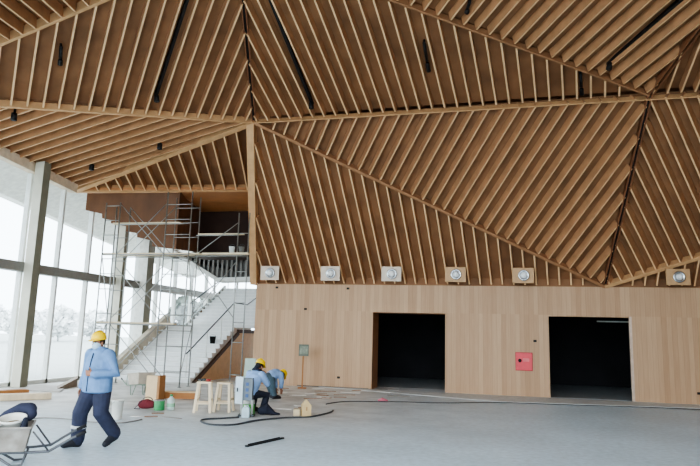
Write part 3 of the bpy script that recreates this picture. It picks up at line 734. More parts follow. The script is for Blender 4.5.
def head_extras(fig, body, c, up, fwd, s=1., mask=True, scarf=None):
    up, fwd = V(up).normalized(), V(fwd).normalized(); left = up.cross(fwd).normalized(); fwd = left.cross(up); ax = (left, fwd, up)
    for sg in (-1, 1):
        q = MB(); q.ball(c + fwd * .084 * s + left * .03 * sg * s + up * .018 * s, .011 * s, 8); q.build('eye', mat('eye_dark', srgb(40, 34, 32), .3), fig.root)
    q = MB()
    q.ball(c + up * .03 * s - fwd * .012 * s, (.079 * s, .093 * s, .092 * s), 14, axes=ax); o = q.build('hair', hair_m, fig.root)
    # helmet
    q = MB(); hc = c + up * .055 * s
    rings = []
    for k, (r, h) in enumerate(((.094, 0), (.1, .004), (.1, .03), (.095, .062), (.08, .092), (.055, .112), (.02, .122))):
        rings.append([hc + up * h * s + left * (r * s * math.cos(2 * math.pi * i / 24)) + fwd * (r * 1.2 * s * math.sin(2 * math.pi * i / 24)) for i in range(24)])
    q.rings(rings); hh = q.build('hard_hat', helmet_m, fig.root)
    q = MB(); br_ = []
    for r, z in ((.09, .012), (.108, .004), (.112, -.002), (.104, -.004), (.09, .0)):
        ring = []
        for i in range(24):
            a = 2 * math.pi * i / 24; ex = max(0, math.sin(a)) ** 2 * .045
            ring.append(hc + up * (z - ex * .35) * s + left * (r * s * math.cos(a)) + fwd * ((r * 1.2) * math.sin(a) + (ex if r > .1 else 0)) * s)
        br_.append(ring)
    q.rings(br_, cap=False); q.build('brim', helmet_m, hh)
    q = MB(); q.tube([hc + (fwd * (.118 * math.cos(a)) + up * (.008 + .12 * math.sin(a))) * s for a in [.25 + i * (math.pi - .5) / 10 for i in range(11)]], .012 * s, 8); q.build('ridge', helmet_m, hh)
    if mask:
        q = MB(); mc = c + fwd * .045 * s - up * .032 * s; secs = []
        for h, w_, dpt in ((.045, .05, .052), (.02, .064, .068), (-.01, .067, .07), (-.04, .06, .062), (-.062, .042, .045)):
            secs.append((mc + up * h * s, left * w_ * s, fwd * dpt * s))
        eloft(q, secs); q.build('face_mask', mask_m, fig.root)

# --- the walking worker
F1d = r0 * -.45 - FH * .89
foot = (G(77, 449) + G(112, 444.5)) / 2
base = foot - r0 * .05
w1 = Fig(base, F1d, 'person in blue jacket, navy trousers, yellow helmet and mask walking past the wheelbarrow')
p = w1.p; sc_ = 1.0
hipL, hipR = p(-.02, .1, .86), p(.0, -.1, .86)
kneeR, ankR, kneeL, ankL = p(.16, -.125, .49), p(.14, -.15, .09), p(.02, .15, .5), p(-.22, .21, .17)
shR, elR, wrR = p(0, -.2, 1.36), p(-.05, -.28, 1.09), p(.04, -.27, .85)
shL, elL, wrL = p(0, .2, 1.36), p(-.03, .33, 1.09), p(.22, .13, 1.08)
hc = p(.045, 0, 1.535)
b = MB()
eloft(b, [(p(0, 0, .82), w1.L * .12, w1.F * .1), (p(0, 0, .95), w1.L * .14, w1.F * .1), (p(0, 0, 1.12), w1.L * .13, w1.F * .095), (p(0, 0, 1.3), w1.L * .16, w1.F * .1), (p(0, 0, 1.38), w1.L * .14, w1.F * .08), (p(.01, 0, 1.42), w1.L * .07, w1.F * .065)])
b.limb([p(0, 0, 1.38), p(.02, 0, 1.48)], [.058, .055]); b.limb([shR, elR, wrR], [.05, .042, .03]); b.limb([shL, elL, wrL], [.05, .042, .03])
b.limb([hipR, kneeR, ankR], [.085, .055, .04]); b.limb([hipL, kneeL, ankL], [.085, .055, .04])
for an, t_ in ((ankR, p(.26, -.19, .04)), (ankL, p(-.11, .22, .05))): b.limb([an, t_], [.045, .032])
head(w1, b, hc, p(.03, 0, 1) - p(0, 0, 0), w1.F)
hand(b, wrR, V((0, 0, -1)) + w1.F * .25, w1.L, w1.F, 1.05, .6)
hand(b, wrL, w1.F * .25 - w1.L * .9 + w1.U * .12, -w1.F * .9 - w1.L * .1, w1.U, 1.1, .9)
body1 = b.build('body', skin, w1.root, remesh=.006)
head_extras(w1, body1, hc, V((0, 0, 1)) + w1.F * .08, w1.F)
j = MB()
eloft(j, [(p(0, 0, .79), w1.L * .22, w1.F * .17), (p(0, 0, .81), w1.L * .25, w1.F * .195), (p(0, 0, 1.0), w1.L * .25, w1.F * .19), (p(0, 0, 1.15), w1.L * .245, w1.F * .175), (p(0, 0, 1.28), w1.L * .235, w1.F * .15), (p(0, 0, 1.37), w1.L * .19, w1.F * .12), (p(.01, 0, 1.42), w1.L * .12, w1.F * .095), (p(.015, 0, 1.475), w1.L * .088, w1.F * .085)])
j.limb([shR + w1.L * .01, elR, wrR + V((0, 0, .03))], [.098, .085, .066]); j.limb([shL - w1.L * .01, elL, wrL + w1.L * .02 - w1.F * .02], [.1, .088, .068])
j.tube([p(.1 * math.cos(a), .1 * math.sin(a), 1.455 + .012 * math.cos(a)) for a in [i * math.pi / 8 for i in range(17)]], .022, 8)
j.limb([p(-.1, .1, 1.39), p(-.13, 0, 1.4), p(-.1, -.1, 1.39)], [.05, .06, .05])
jk = j.build('jacket', denim, w1.root, remesh=.012, smooth=3)
q = MB(); q.tube([p(.194, .0, .82), p(.184, .0, 1.1), p(.16, .0, 1.25), p(.125, 0, 1.38)], .008, 6); q.build('zip', darkcloth, jk)
t_ = MB()
eloft(t_, [(p(0, 0, .78), w1.L * .17, w1.F * .13), (p(0, 0, .88), w1.L * .185, w1.F * .145), (p(0, 0, .95), w1.L * .17, w1.F * .135)])
t_.limb([hipR, kneeR, ankR + V((0, 0, .02))], [.14, .115, .1]); t_.limb([hipL, kneeL, ankL + V((0, 0, .02))], [.14, .115, .1])
tr = t_.build('trousers', navy, w1.root, remesh=.012, smooth=3)
q = MB(); d_ = (ankR - kneeR).normalized(); q.lathe([(.108, 0), (.113, .005), (.113, .04), (.108, .045)], kneeR + d_ * .17, 18, ax=d_); q.build('reflective_band', white_band, tr)
def boot(fig, an, toe):
    q = MB(); d = toe - an; dh = V((d.x, d.y, 0)).normalized()
    sole = (toe - (an - V((0, 0, .05)))); sole = sole.normalized()
    q.limb([an + V((0, 0, .07)) , an - V((0, 0, .02))], [.066, .064], 12)
    heel = toe - sole * .22; heel.z = max(heel.z, .05)
    q.limb([heel, (heel + toe) / 2 + V((0, 0, .02)), toe], [.055, .062, .047], 14)
    q.limb([an, heel], [.06, .05], 10)
    q.build('boot', boot_m, fig.root, remesh=.01, smooth=2)
boot(w1, ankR, p(.33, -.21, .045)); boot(w1, ankL, p(-.05, .22, .05))

# --- the seated worker
bk = G(253.5, 414.5)
F2d = r0 * .55 + FH * .84
bk = bk - r0 * .13
w2 = Fig(bk + FH * .05, F2d, 'person in light blue shirt and yellow helmet sitting hunched on a bucket', .94)
p = w2.p
b = MB(); hp = p(0, 0, .47); chest = p(.18, 0, .86); nk = p(.25, 0, .98); hc = p(.32, 0, 1.07)
hL, hR = p(.02, .1, .46), p(.02, -.1, .46)
kL, kR, aL, aR = p(.42, .17, .46), p(.4, -.2, .42), p(.33, .17, .1), p(.3, -.2, .1)
sL, sR = p(.2, .19, .9), p(.2, -.19, .9); eL, eR = p(.38, .22, .68), p(.36, -.24, .68); wL, wR = p(.46, .07, .86), p(.46, -.07, .84)
b.limb([hp, p(.08, 0, .65), chest], [.13, .12, .13]); b.limb([chest, nk, hc], [.09, .055, .05])
for s_, e_, w_ in ((sL, eL, wL), (sR, eR, wR)): b.limb([s_, e_, w_], [.05, .042, .03])
for a_, k_, n_ in ((hL, kL, aL), (hR, kR, aR)): b.limb([a_, k_, n_], [.085, .058, .042]); b.limb([n_, n_ + w2.F * .15 - V((0, 0, .06))], [.045, .032])
head(w2, b, hc, V((0, 0, 1)) + w2.F * .45, w2.F - V((0, 0, .45)))
hand(b, wL, V((0, 0, .8)) - w2.F * .2, -w2.F, -w2.L, 1, .9); hand(b, wR, V((0, 0, .8)) - w2.F * .2, -w2.F, w2.L, 1, .9)
body2 = b.build('body', skin, w2.root, remesh=.008)
head_extras(w2, body2, hc, V((0, 0, 1)) + w2.F * .45, w2.F - V((0, 0, .45)), mask=False)
q = MB()
nrm2 = (chest - hp).normalized(); dep = w2.L.cross(nrm2)
eloft(q, [(p(-.02, 0, .44), w2.L * .19, w2.F * .15), (p(.02, 0, .56), w2.L * .2, dep * .16), (p(.09, 0, .7), w2.L * .21, dep * .16), (p(.17, 0, .84), w2.L * .22, dep * .15), (p(.22, 0, .93), w2.L * .15, dep * .11), (p(.25, 0, .98), w2.L * .09, dep * .08)])
q.limb([sL, eL], [.085, .07]); q.limb([sR, eR], [.085, .07])
shirt = q.build('shirt', lightshirt, w2.root, remesh=.013, smooth=3)
q = MB(); q.limb([eL - V((0, 0, .0)), wL], [.062, .045]); q.limb([eR, wR], [.062, .045]); q.build('sleeve_guards', darkcloth, w2.root, remesh=.013, smooth=2)
q = MB(); q.tube([nk + w2.L * (.085 * math.cos(a)) + (w2.F * .085 + V((0, 0, -.03))) * math.sin(a) for a in [i * math.pi / 8 for i in range(17)]], .04, 10); q.limb([nk - w2.F * .07, hc - w2.F * .09], [.05, .055]); q.build('scarf', darkcloth, w2.root, remesh=.014, smooth=2)
q = MB(); eloft(q, [(p(-.04, 0, .41), w2.L * .17, w2.F * .13), (p(.0, 0, .5), w2.L * .18, w2.F * .14), (p(.02, 0, .57), w2.L * .16, w2.F * .12)])
for a_, k_, n_ in ((hL, kL, aL), (hR, kR, aR)): q.limb([a_, k_, n_ + V((0, 0, .03))], [.11, .095, .08])
q.build('trousers', darkcloth, w2.root, remesh=.013, smooth=3)
boot(w2, aL, aL + w2.F * .19 - V((0, 0, .05))); boot(w2, aR, aR + w2.F * .19 - V((0, 0, .05)))
# his seat
t = thing('bucket', bk + FH * .05, 'green and white bucket under the seated person in light blue', 'bucket')
q = MB(); q.lathe([(.15, 0), (.15, .02), (.142, .2), (.14, .22)], bk + FH * .05, 20); q.build('pail', mat('green_plastic', srgb(92, 168, 84), .45), t)
q = MB(); q.lathe([(.141, .22), (.135, .29), (.13, .3), (.02, .302)], bk + FH * .05, 20); q.build('rim', offwhite, t)

# --- the stooping worker
gb = G(273, 398.5)
F3d = r0 * .72 + FH * .7
w3 = Fig(gb, F3d, 'person in blue and yellow helmet stooping low with hands near the floor', .86)
p = w3.p
b = MB(); hp = p(-.2, 0, .66); ch = p(.1, 0, .78); nk = p(.2, 0, .77); hc = p(.3, 0, .72)
hL, hR = p(-.18, .09, .64), p(-.18, -.09, .64); kL, kR = p(-.06, .13, .36), p(-.14, -.13, .36); aL, aR = p(.05, .12, .09), p(-.05, -.12, .09)
sL, sR = p(.13, .17, .76), p(.13, -.17, .76); eL, eR = p(.2, .2, .52), p(.14, -.22, .52); wL, wR = p(.22, .15, .3), p(.18, -.16, .3)
b.limb([hp, p(-.05, 0, .76), ch], [.13, .125, .13]); b.limb([ch, nk, hc], [.09, .055, .05])
for s_, e_, w_ in ((sL, eL, wL), (sR, eR, wR)): b.limb([s_, e_, w_], [.05, .042, .03])
for a_, k_, n_ in ((hL, kL, aL), (hR, kR, aR)): b.limb([a_, k_, n_], [.085, .058, .042]); b.limb([n_, n_ + w3.F * .15 - V((0, 0, .06))], [.045, .032])
hu, hf = w3.F * .8 + V((0, 0, .55)), w3.F * .55 - V((0, 0, .8))
head(w3, b, hc, hu, hf)
for wv, sg in ((wL, -1), (wR, 1)): hand(b, wv, V((0, 0, -1)) + w3.F * .2, w3.L * sg, w3.F, 1, .5)
body3 = b.build('body', skin, w3.root, remesh=.008)
head_extras(w3, body3, hc, hu, hf, mask=False)
q = MB(); dep = V((0, 0, 1))
eloft(q, [(p(-.24, 0, .64), w3.L * .17, dep * .14), (p(-.15, 0, .7), w3.L * .18, dep * .15), (p(0, 0, .75), w3.L * .19, dep * .15), (p(.12, 0, .77), w3.L * .19, dep * .13), (p(.19, 0, .765), w3.L * .1, dep * .09)])
q.limb([sL, eL, wL + V((0, 0, .05))], [.085, .07, .055]); q.limb([sR, eR, wR + V((0, 0, .05))], [.085, .07, .055])
q.build('jacket', lightshirt, w3.root, remesh=.013, smooth=3)
q = MB(); q.limb([hL, kL, aL + V((0, 0, .03))], [.115, .09, .075]); q.limb([hR, kR, aR + V((0, 0, .03))], [.115, .09, .075]); q.ball(hp - w3.F * .03, (.17, .15, .13), 12)
q.build('trousers', teal, w3.root, remesh=.013, smooth=3)
boot(w3, aL, aL + w3.F * .19 - V((0, 0, .05))); boot(w3, aR, aR + w3.F * .19 - V((0, 0, .05)))

# ------------------------------------------------------------------ wheelbarrows
tray_m = mat('worn_grey_tray', srgb(150, 140, 128), .6, .1, var=.3, scale=5, c2=srgb(176, 170, 162)); tire_m = mat('tyre_rubber', srgb(38, 38, 40), .8)
def wheelbarrow(loc, ax, lb, tm, fm, tilt=0., zt=.5, s=1., rim_h=.31):
    ax = V(ax).normalized(); sd = V((0, 0, 1)).cross(ax); loc = V(loc)
    t = thing('wheelbarrow', loc, lb, 'wheelbarrow')
    def q_(x, y, z):
        ct, st_ = math.cos(tilt), math.sin(tilt)
        return loc + ax * (x * ct + z * st_) * s + sd * (y * s) + V((0, 0, 1)) * (-x * st_ + z * ct) * s
    zb = zt - rim_h
    # tray: thick-walled tapered pan
    def ring(x0, x1, hw0, hw1, z): return [q_(x0, -hw0, z), q_(x1, -hw1, z), q_(x1, hw1, z), q_(x0, hw0, z)]
    m = MB()
    m.rings([ring(-.4, .28, .2, .25, zb), ring(-.62, .33, .29, .32, zt), ring(-.64, .35, .31, .34, zt), ring(-.64, .35, .31, .34, zt - .02), ring(-.61, .32, .28, .31, zt - .02), ring(-.385, .265, .185, .235, zb + .015)], smooth=False)
    m.build('tray', tm, t)
    for sg in (-1, 1):
        m = MB(); m.tube([q_(-.72, .05 * sg, zb - .06), q_(-.4, .13 * sg, zb - .02), q_(.36, .2 * sg, zb - .02), q_(.56, .24 * sg, zb - .01), q_(.82, .28 * sg, zb + .15), q_(.97, .28 * sg, zb + .22)], .017 * s, 8); h = m.build('handle', fm, t)
        m = MB(); m.tube([q_(.87, .28 * sg, zb + .175), q_(.985, .28 * sg, zb + .228)], .023 * s, 8); m.build('grip', tire_m, h)
        m = MB(); m.tube([q_(.36, .3 * sg, zt - .06), q_(.56, .245 * sg, zb - .005)], .012 * s, 6); m.build('brace', fm, t)
        m = MB(); m.tube([q_(.3, .2 * sg, zb - .02), q_(.26, .2 * sg, .02), q_(.14, .2 * sg, .015), q_(-.1, .16 * sg, zb - .02)], .016 * s, 8); m.build('leg', fm, t)
    m = MB(); wc = q_(-.72, 0, .175); wr = .17 * s
    axw = sd
    m.lathe([(wr * .6, -.035 * s), (wr * .9, -.04 * s), (wr, -.02 * s), (wr, .02 * s), (wr * .9, .04 * s), (wr * .6, .035 * s)], wc, 24, ax=axw); wh = m.build('wheel', tire_m, t)
    m = MB(); m.lathe([(wr * .62, -.02 * s), (wr * .55, -.025 * s), (.03 * s, -.05 * s), (.03 * s, .05 * s), (wr * .55, .025 * s), (wr * .62, .02 * s)], wc, 18, ax=axw); m.build('hub', fm, wh)
    m = MB(); m.tube([q_(-.72, -.07, .175), q_(-.72, .07, .175)], .012 * s, 6)
    for sg in (-1, 1): m.tube([q_(-.72, .06 * sg, .175), q_(-.72, .05 * sg, zb - .06)], .012 * s, 6)
    m.build('axle', fm, t)
    return t, q_
wl = G(1.5, 464.5)
axb = r0 * .92 + FH * .38
t, bq = wheelbarrow(wl - axb * .02, axb, 'grey wheelbarrow loaded with a white bucket in front of the walking person', tray_m, mat('barrow_frame', srgb(96, 98, 102), .5, .5), zt=.5)
# load in the near wheelbarrow
pail_m = mat('white_plastic', srgb(222, 222, 214), .5, var=.05)
def pail(loc, r, h, lb, M=pail_m, axis=(0, 0, 1), inner=None, group=None):
    t = thing('bucket', loc, lb, 'bucket', group); az = V(axis).normalized()
    q = MB(); q.lathe([(r * .8, 0), (r * .82, .01), (r * .97, h * .9), (r * 1.04, h * .91), (r * 1.04, h), (r * .96, h), (r * .9, h * .85), (r * .78, .03), (.001, .025)], loc, 24, ax=az, cap=True); q.build('pail', M, t)
    a = V((1, 0, 0)) if abs(az.x) < .9 else V((0, 1, 0)); u = az.cross(a).normalized(); v = az.cross(u)
    q = MB(); q.tube([V(loc) + az * (h * .93) + u * (r * 1.06 * math.cos(x)) + (v * .75 - az * .66) * (r * 1.06 * math.sin(x)) for x in [i * math.pi / 12 for i in range(13)]], .005, 6); q.build('handle', grey_metal, t)
    if inner:
        q = MB(); q.lathe([(.001, h * .72), (r * .9, h * .72), (r * .9, h * .725), (.001, h * .735)], loc, 20, ax=az, cap=False); q.build('contents', inner, t)
    return t
ob = bq(.13, .0, .262)
pail(ob, .16, .34, 'white plastic bucket standing in the grey wheelbarrow', inner=mat('dry_mortar', srgb(150, 128, 100), .9), axis=V((0, 0, 1)) - FH * .27)
def bundle(pts, rs, name, lb, cat, M, vox=.014):
    q = MB(); q.limb(pts, rs, 12); o = q.build(name, M, None, remesh=vox, smooth=4); return tag(o, lb, cat)
q = MB(); q.limb([bq(-.16, .16, .42), bq(.0, .22, .58), bq(.16, .22, .66), bq(.27, .2, .66)], [.06, .07, .085, .09]); q.limb([bq(.28, .18, .66), bq(.31, .1, .6), bq(.28, .04, .56)], [.07, .06, .04])
tag(q.build('jacket', navy, None, remesh=.014, smooth=4), 'crumpled navy work jacket draped behind the bucket in the wheelbarrow', 'jacket')
q = MB(); q.limb([bq(.225, -.2, .38), bq(.24, -.21, .47), bq(.255, -.23, .58)], [.04, .05, .035]); tag(q.build('glove', darkcloth, None, remesh=.012, smooth=3), 'black work glove on the rim of the near wheelbarrow by the handles', 'glove')
q = MB(); q.limb([bq(-.36, -.04, .36), bq(-.28, -.02, .48), bq(-.16, -.06, .5)], [.1, .1, .06]); q.limb([bq(-.34, .04, .42), bq(-.26, .06, .54)], [.1, .09])
tag(q.build('cloth_bundle', darkcloth, None, remesh=.014, smooth=3), 'dark cloth bundle at the front end of the near wheelbarrow', 'cloth')

wl2 = G(130.5, 398) + FH * .7
t, bq2 = wheelbarrow(wl2, -r0 * .62 + FH * .78, 'dusty wheelbarrow tipped up behind the walking person near the stairs', mat('dusty_tray', srgb(188, 178, 164), .7, .05, var=.12), mat('green_frame', srgb(120, 138, 122), .5), tilt=.1, zt=.72, s=.82, rim_h=.36)

# ------------------------------------------------------------------ things on the floor
# white bucket by the walker
pail(G(116.5, 419), .115, .37, 'white plastic bucket standing behind the walking person in blue')
# upright plywood box and long box
ply = mat('plywood_face', srgb(216, 190, 152), .6, var=.08, scale=3); plyd = mat('plywood_edge', srgb(168, 122, 80), .6, var=.1)
c = G(150.5, 400); t = thing('plywood_box', c, 'upright plywood box with a brown side standing beside the tipped wheelbarrow', 'box')
d1_, d2_ = (r0 * .96 - FH * .25).normalized(), (FH * .96 + r0 * .25).normalized()
q = MB(); q.obox(c + V((0, 0, .3)) + d2_ * .12, d1_ * .16, d2_ * .12, V((0, 0, .3))); q.build('body', ply, t, bevel=.006)
q = MB(); q.obox(c + V((0, 0, .3)) + d2_ * .12 + d1_ * .2, d1_ * .035, d2_ * .14, V((0, 0, .31))); q.build('side_board', plyd, t)
c = G(182, 398.5); t = thing('timber_box', c, 'long low brown timber box on the floor beside the upright plywood box', 'box')
q = MB(); q.obox(c + V((0, 0, .08)), r0 * .44, FH * .12, V((0, 0, .08))); q.build('body', pine2, t, bevel=.006)
q = MB(); q.obox(c + V((0, 0, .17)), r0 * .45, FH * .13, V((0, 0, .012))); q.build('top_board', ply, t)
# red tool bag, green can, clear bottle
c = G(147, 409); t = thing('tool_bag', c, 'dark red tool bag lying on the floor beside the green can', 'bag')
q = MB(); q.limb([c + V((0, 0, .1)) - r0 * .12, c + V((0, 0, .115)), c + V((0, 0, .1)) + r0 * .1], [.095, .11, .085], 14); q.build('bag', mat('maroon_fabric', srgb(112, 44, 52), .85), t, remesh=.012, smooth=3)
q = MB(); q.tube([c + r0 * (.11 * math.cos(a)) + V((0, 0, .19 + .07 * math.sin(a))) for a in [i * math.pi / 8 for i in range(9)]], .009, 6); q.build('handle', darkcloth, t)
q = MB(); q.tube([c - r0 * .12 - FH * .1 + V((0, 0, .012)), c - r0 * .24 - FH * .14 + V((0, 0, .02)), c - r0 * .08 - FH * .14 + V((0, 0, .2))], .01, 6); q.build('strap', darkcloth, t)
c = G(159, 410); t = thing('paint_can', c, 'green paint can on the floor between the red bag and a clear bottle', 'can')
q = MB(); q.lathe([(.11, 0), (.115, .01), (.115, .2), (.11, .205)], c, 20); q.build('can', mat('green_can', srgb(66, 146, 92), .4), t)
q = MB(); q.lathe([(.112, .2), (.118, .205), (.118, .222), (.1, .222), (.095, .21)], c, 20); q.build('lid', grey_metal, t)
q = MB(); q.tube([c + r0 * (.115 * math.cos(a)) - FH * (.06 * math.sin(a)) + V((0, 0, .17 - .07 * math.sin(a))) for a in [i * math.pi / 8 for i in range(9)]], .006, 6); q.build('handle', grey_metal, t)
c = G(170.5, 410); t = thing('bottle', c, 'translucent pale plastic bottle with green cap beside the green can', 'bottle')
q = MB(); q.lathe([(.07, 0), (.085, .015), (.085, .2), (.07, .25), (.03, .28), (.03, .3)], c, 18); q.build('body', mat('cloudy_plastic', srgb(214, 228, 224), .3, trans=.35), t)
q = MB(); q.lathe([(.034, .3), (.034, .335), (.03, .34)], c, 14); q.build('cap', mat('green_cap', srgb(72, 150, 96), .4), t)
q = MB(); q.lathe([(.087, .07), (.087, .15)], c, 18, cap=False); q.build('sleeve', mat('pale_green_sleeve', srgb(150, 200, 168), .5), t)

# two wooden trestle stools
def stool(c, lb, ang, h=.66, wd=.155, s=1):
    t = thing('wooden_stool', c, lb, 'stool', 'pair of rough wooden work stools'); c = V(c)
    a = Matrix.Rotation(ang, 3, 'Z') @ r0; b = V((0, 0, 1)).cross(a)
    q = MB(); q.obox(c + V((0, 0, h - .02)), a * wd, b * .15, V((0, 0, .02))); q.build('top', pine, t, bevel=.005)
    for sx_ in (-1, 1):
        for sy in (-1, 1):
            q = MB(); q.bar(c + a * (wd * 1.12 * sx_) + b * (.2 * sy), c + a * (wd * .78 * sx_) + b * (.11 * sy) + V((0, 0, h - .04)), .055, .055, b); q.build('leg', pine, t)
    for sy in (-1, 1):
        q = MB(); q.bar(c + a * (-wd * 1.02) + b * (.175 * sy) + V((0, 0, .2)), c + a * (wd * 1.02) + b * (.175 * sy) + V((0, 0, .2)), .07, .03); q.build('stretcher', pine, t)
        q = MB(); q.bar(c + a * (wd * 1.0 * sy) + b * -.17 + V((0, 0, .27)), c + a * (wd * 1.0 * sy) + b * .17 + V((0, 0, .27)), .05, .03); q.build('stretcher', pine, t)
c1, c2 = G(203, 412), G(220.3, 412)
stool(c1, 'rough pine work stool standing beside the timber box, tools on its top', .1)
stool(c2 + FH * .12 + r0 * .05, 'rough pine work stool standing next to the pale power cabinet', -.05, .64)
for dx, lb, M, nm in ((-.06, 'small dark hand tool lying on a wooden stool top', dark_metal, 'hand_drill'), (.08, 'small red tape roll on a wooden stool top', mat('red_tape', srgb(168, 70, 64), .5), 'tape_roll')):
    q = MB(); pz = c1 + r0 * dx + V((0, 0, .66))
    if nm == 'tape_roll': q.lathe([(.05, 0), (.05, .05), (.03, .05), (.03, 0)], pz, 16)
    else: q.limb([pz + V((0, 0, .03)) - r0 * .07, pz + V((0, 0, .035)) + r0 * .05], [.02, .03]); q.limb([pz + V((0, 0, .03)), pz + V((0, 0, .022)) - FH * .08], [.02, .02])
    tag(q.build(nm, M), lb, 'tool')
# site power cabinet with open door
c = G(244, 416.5); t = thing('power_cabinet', c, 'pale site power cabinet with its door open on a metal stand by the seated person', 'cabinet')
pale_box = mat('pale_blue_enamel', srgb(190, 204, 210), .45, var=.05); greyb = mat('cabinet_grey', srgb(120, 130, 138), .5)
q = MB(); q.obox(c + r0 * .04 + V((0, 0, .56)) + FH * .08, r0 * .11, FH * .09, V((0, 0, .23))); q.build('cabinet_body', greyb, t, bevel=.006)
q = MB(); q.obox(c + r0 * -.13 + V((0, 0, .54)), (r0 * .085 - FH * .05), FH * .008 + r0 * .005, V((0, 0, .28))); dr = q.build('door', pale_box, t)
q = MB(); q.obox(c + r0 * -.17 + V((0, 0, .55)) - FH * .02, r0 * .01, FH * .012, V((0, 0, .04))); q.build('handle', black_m, dr)
for a, b_ in ((-.07, 0), (.15, 0), (-.07, .16), (.15, .16)):
    q = MB(); q.bar(c + r0 * a + FH * b_, c + r0 * a + FH * b_ + V((0, 0, .34)), .025, .025, FH); q.build('leg', grey_metal, t)
for k in range(3):
    q = MB(); q.obox(c + r0 * .04 + V((0, 0, .43 + k * .12)) - FH * .015, r0 * .03, FH * .012, V((0, 0, .035))); q.build('socket', mat('blue_socket', srgb(70, 100, 150), .4), t)
q = MB(); q.obox(c + r0 * .04 + FH * .08 + V((0, 0, .02)), r0 * .17, FH * .13, V((0, 0, .018))); q.build('base_plate', dark_metal, t)
# green sheet and dark bundle behind
c = G(241, 409) + FH * .9
q = MB(); b0 = c; q.obox(b0 + V((0, 0, .56)), r0 * .13 + FH * .01, FH * .012, V((0, 0, .56)) + FH * .06 + r0 * .02)
tag(q.build('board', mat('pale_green_board', srgb(172, 192, 178), .6, var=.08)), 'pale green board standing on edge behind the power cabinet', 'board')
c = G(249.5, 400); t = thing('coat_stand', c, 'dark coat hung over a low post behind the seated person', 'coat')
q = MB(); q.tube([c, c + V((0, 0, .85))], .02, 8); q.build('post', dark_metal, t)
q = MB(); q.limb([c + V((0, 0, .4)), c + V((0, 0, .65)), c + V((0, 0, .86))], [.1, .13, .09]); q.limb([c + r0 * .08 + V((0, 0, .78)), c + r0 * .14 + V((0, 0, .5))], [.06, .05]); q.build('coat', darkcloth, t, remesh=.016, smooth=3)
# jug
c = G(246.6, 415.0) - FH * .44 + r0 * .05; t = thing('jerrycan', c, 'pale bluish plastic jug standing between the power cabinet and the green bucket', 'jug')
q = MB(); sq = lambda hw, hd, z: [c + r0 * (hw * sx_) + FH * (hd * sy) + V((0, 0, z)) for sx_, sy in ((-1, -1), (1, -1), (1, 1), (-1, 1))]
q.rings([sq(.075, .06, 0), sq(.08, .065, .01), sq(.08, .065, .17), sq(.06, .05, .215), sq(.03, .03, .225)], smooth=False); q.build('body', mat('bluish_plastic', srgb(196, 218, 228), .35, trans=.2), t, bevel=.012)
q = MB(); q.lathe([(.025, .22), (.025, .25), (.02, .255)], c - r0 * .02, 12); q.build('cap', offwhite, t)
q = MB(); q.tube([c + r0 * .06 + V((0, 0, .19)), c + r0 * .04 + V((0, 0, .25)), c + V((0, 0, .24))], .011, 8); q.build('handle', MATS['bluish_plastic'], t)
# dark bag by his feet
c = G(265.5, 415); q = MB(); q.limb([c - r0 * .1 + V((0, 0, .09)), c + V((0, 0, .13)) + r0 * .02, c + r0 * .14 + V((0, 0, .06))], [.09, .12, .06]); q.limb([c + r0 * .16 + V((0, 0, .04)), c + r0 * .3 + V((0, 0, .028))], [.04, .025])
tag(q.build('cloth_sack', darkcloth, None, remesh=.014, smooth=3), 'dark slumped sack on the floor at the seated person\'s feet', 'bag')
# gabled block
c = G(306.5, 416.5); t = thing('gabled_block', c, 'pale wood house-shaped block standing alone on the floor', 'block')
q = MB(); da, db = (r0 * .97 + FH * .2).normalized(), (FH * .97 - r0 * .2).normalized()
pr_ = [(-.1, 0), (.1, 0), (.1, .23), (0, .35), (-.1, .23)]
q.prism([c + da * a + V((0, 0, b_)) for a, b_ in pr_], db * .2); q.build('body', mat('block_pine', srgb(206, 180, 132), .6, var=.08), t, bevel=.004)
q = MB(); q.prism([c + da * a + V((0, 0, b_)) - db * .004 for a, b_ in ((-.012, .12), (.012, .12), (.012, .2), (-.012, .2))], db * .005); q.build('slot', plyd, t)
c2 = c - r0 * .22 + FH * .12
q = MB(); q.obox(c2 + V((0, 0, .07)), r0 * .07, FH * .1, V((0, 0, .07))); tag(q.build('offcut_block', mat('offcut_pine', srgb(200, 182, 148), .6), bevel=.004), 'low wood offcut lying against the house-shaped block', 'offcut')
# sign on a post
c = G(302, 388.4); t = thing('sign_post', c, 'small grey green sign on a wooden post in front of the wood wall', 'sign')
top = W(303.6, 351, c)
q = MB(); q.bar(c + V((0, 0, .02)), W(303.3, 355, c), .045, .03, FH); q.build('post', pine2, t)
q = MB(); q.obox(W(303.8, 350.2, c, -.04), r0 * .165, FH * .012, V((0, 0, .19))); pnl = q.build('sign_panel', mat('sign_panel_grey_green', srgb(108, 114, 100), .5, var=.2, scale=8), t)
q = MB(); q.obox(W(303.8, 350.2, c, -.055), r0 * .13, FH * .003, V((0, 0, .13))); q.build('sign_face', mat('sign_face', srgb(134, 142, 124), .5, var=.25, scale=14), pnl)
q = MB(); q.obox(c + V((0, 0, .015)), r0 * .14, FH * .1, V((0, 0, .015))); q.build('base', pine2, t)
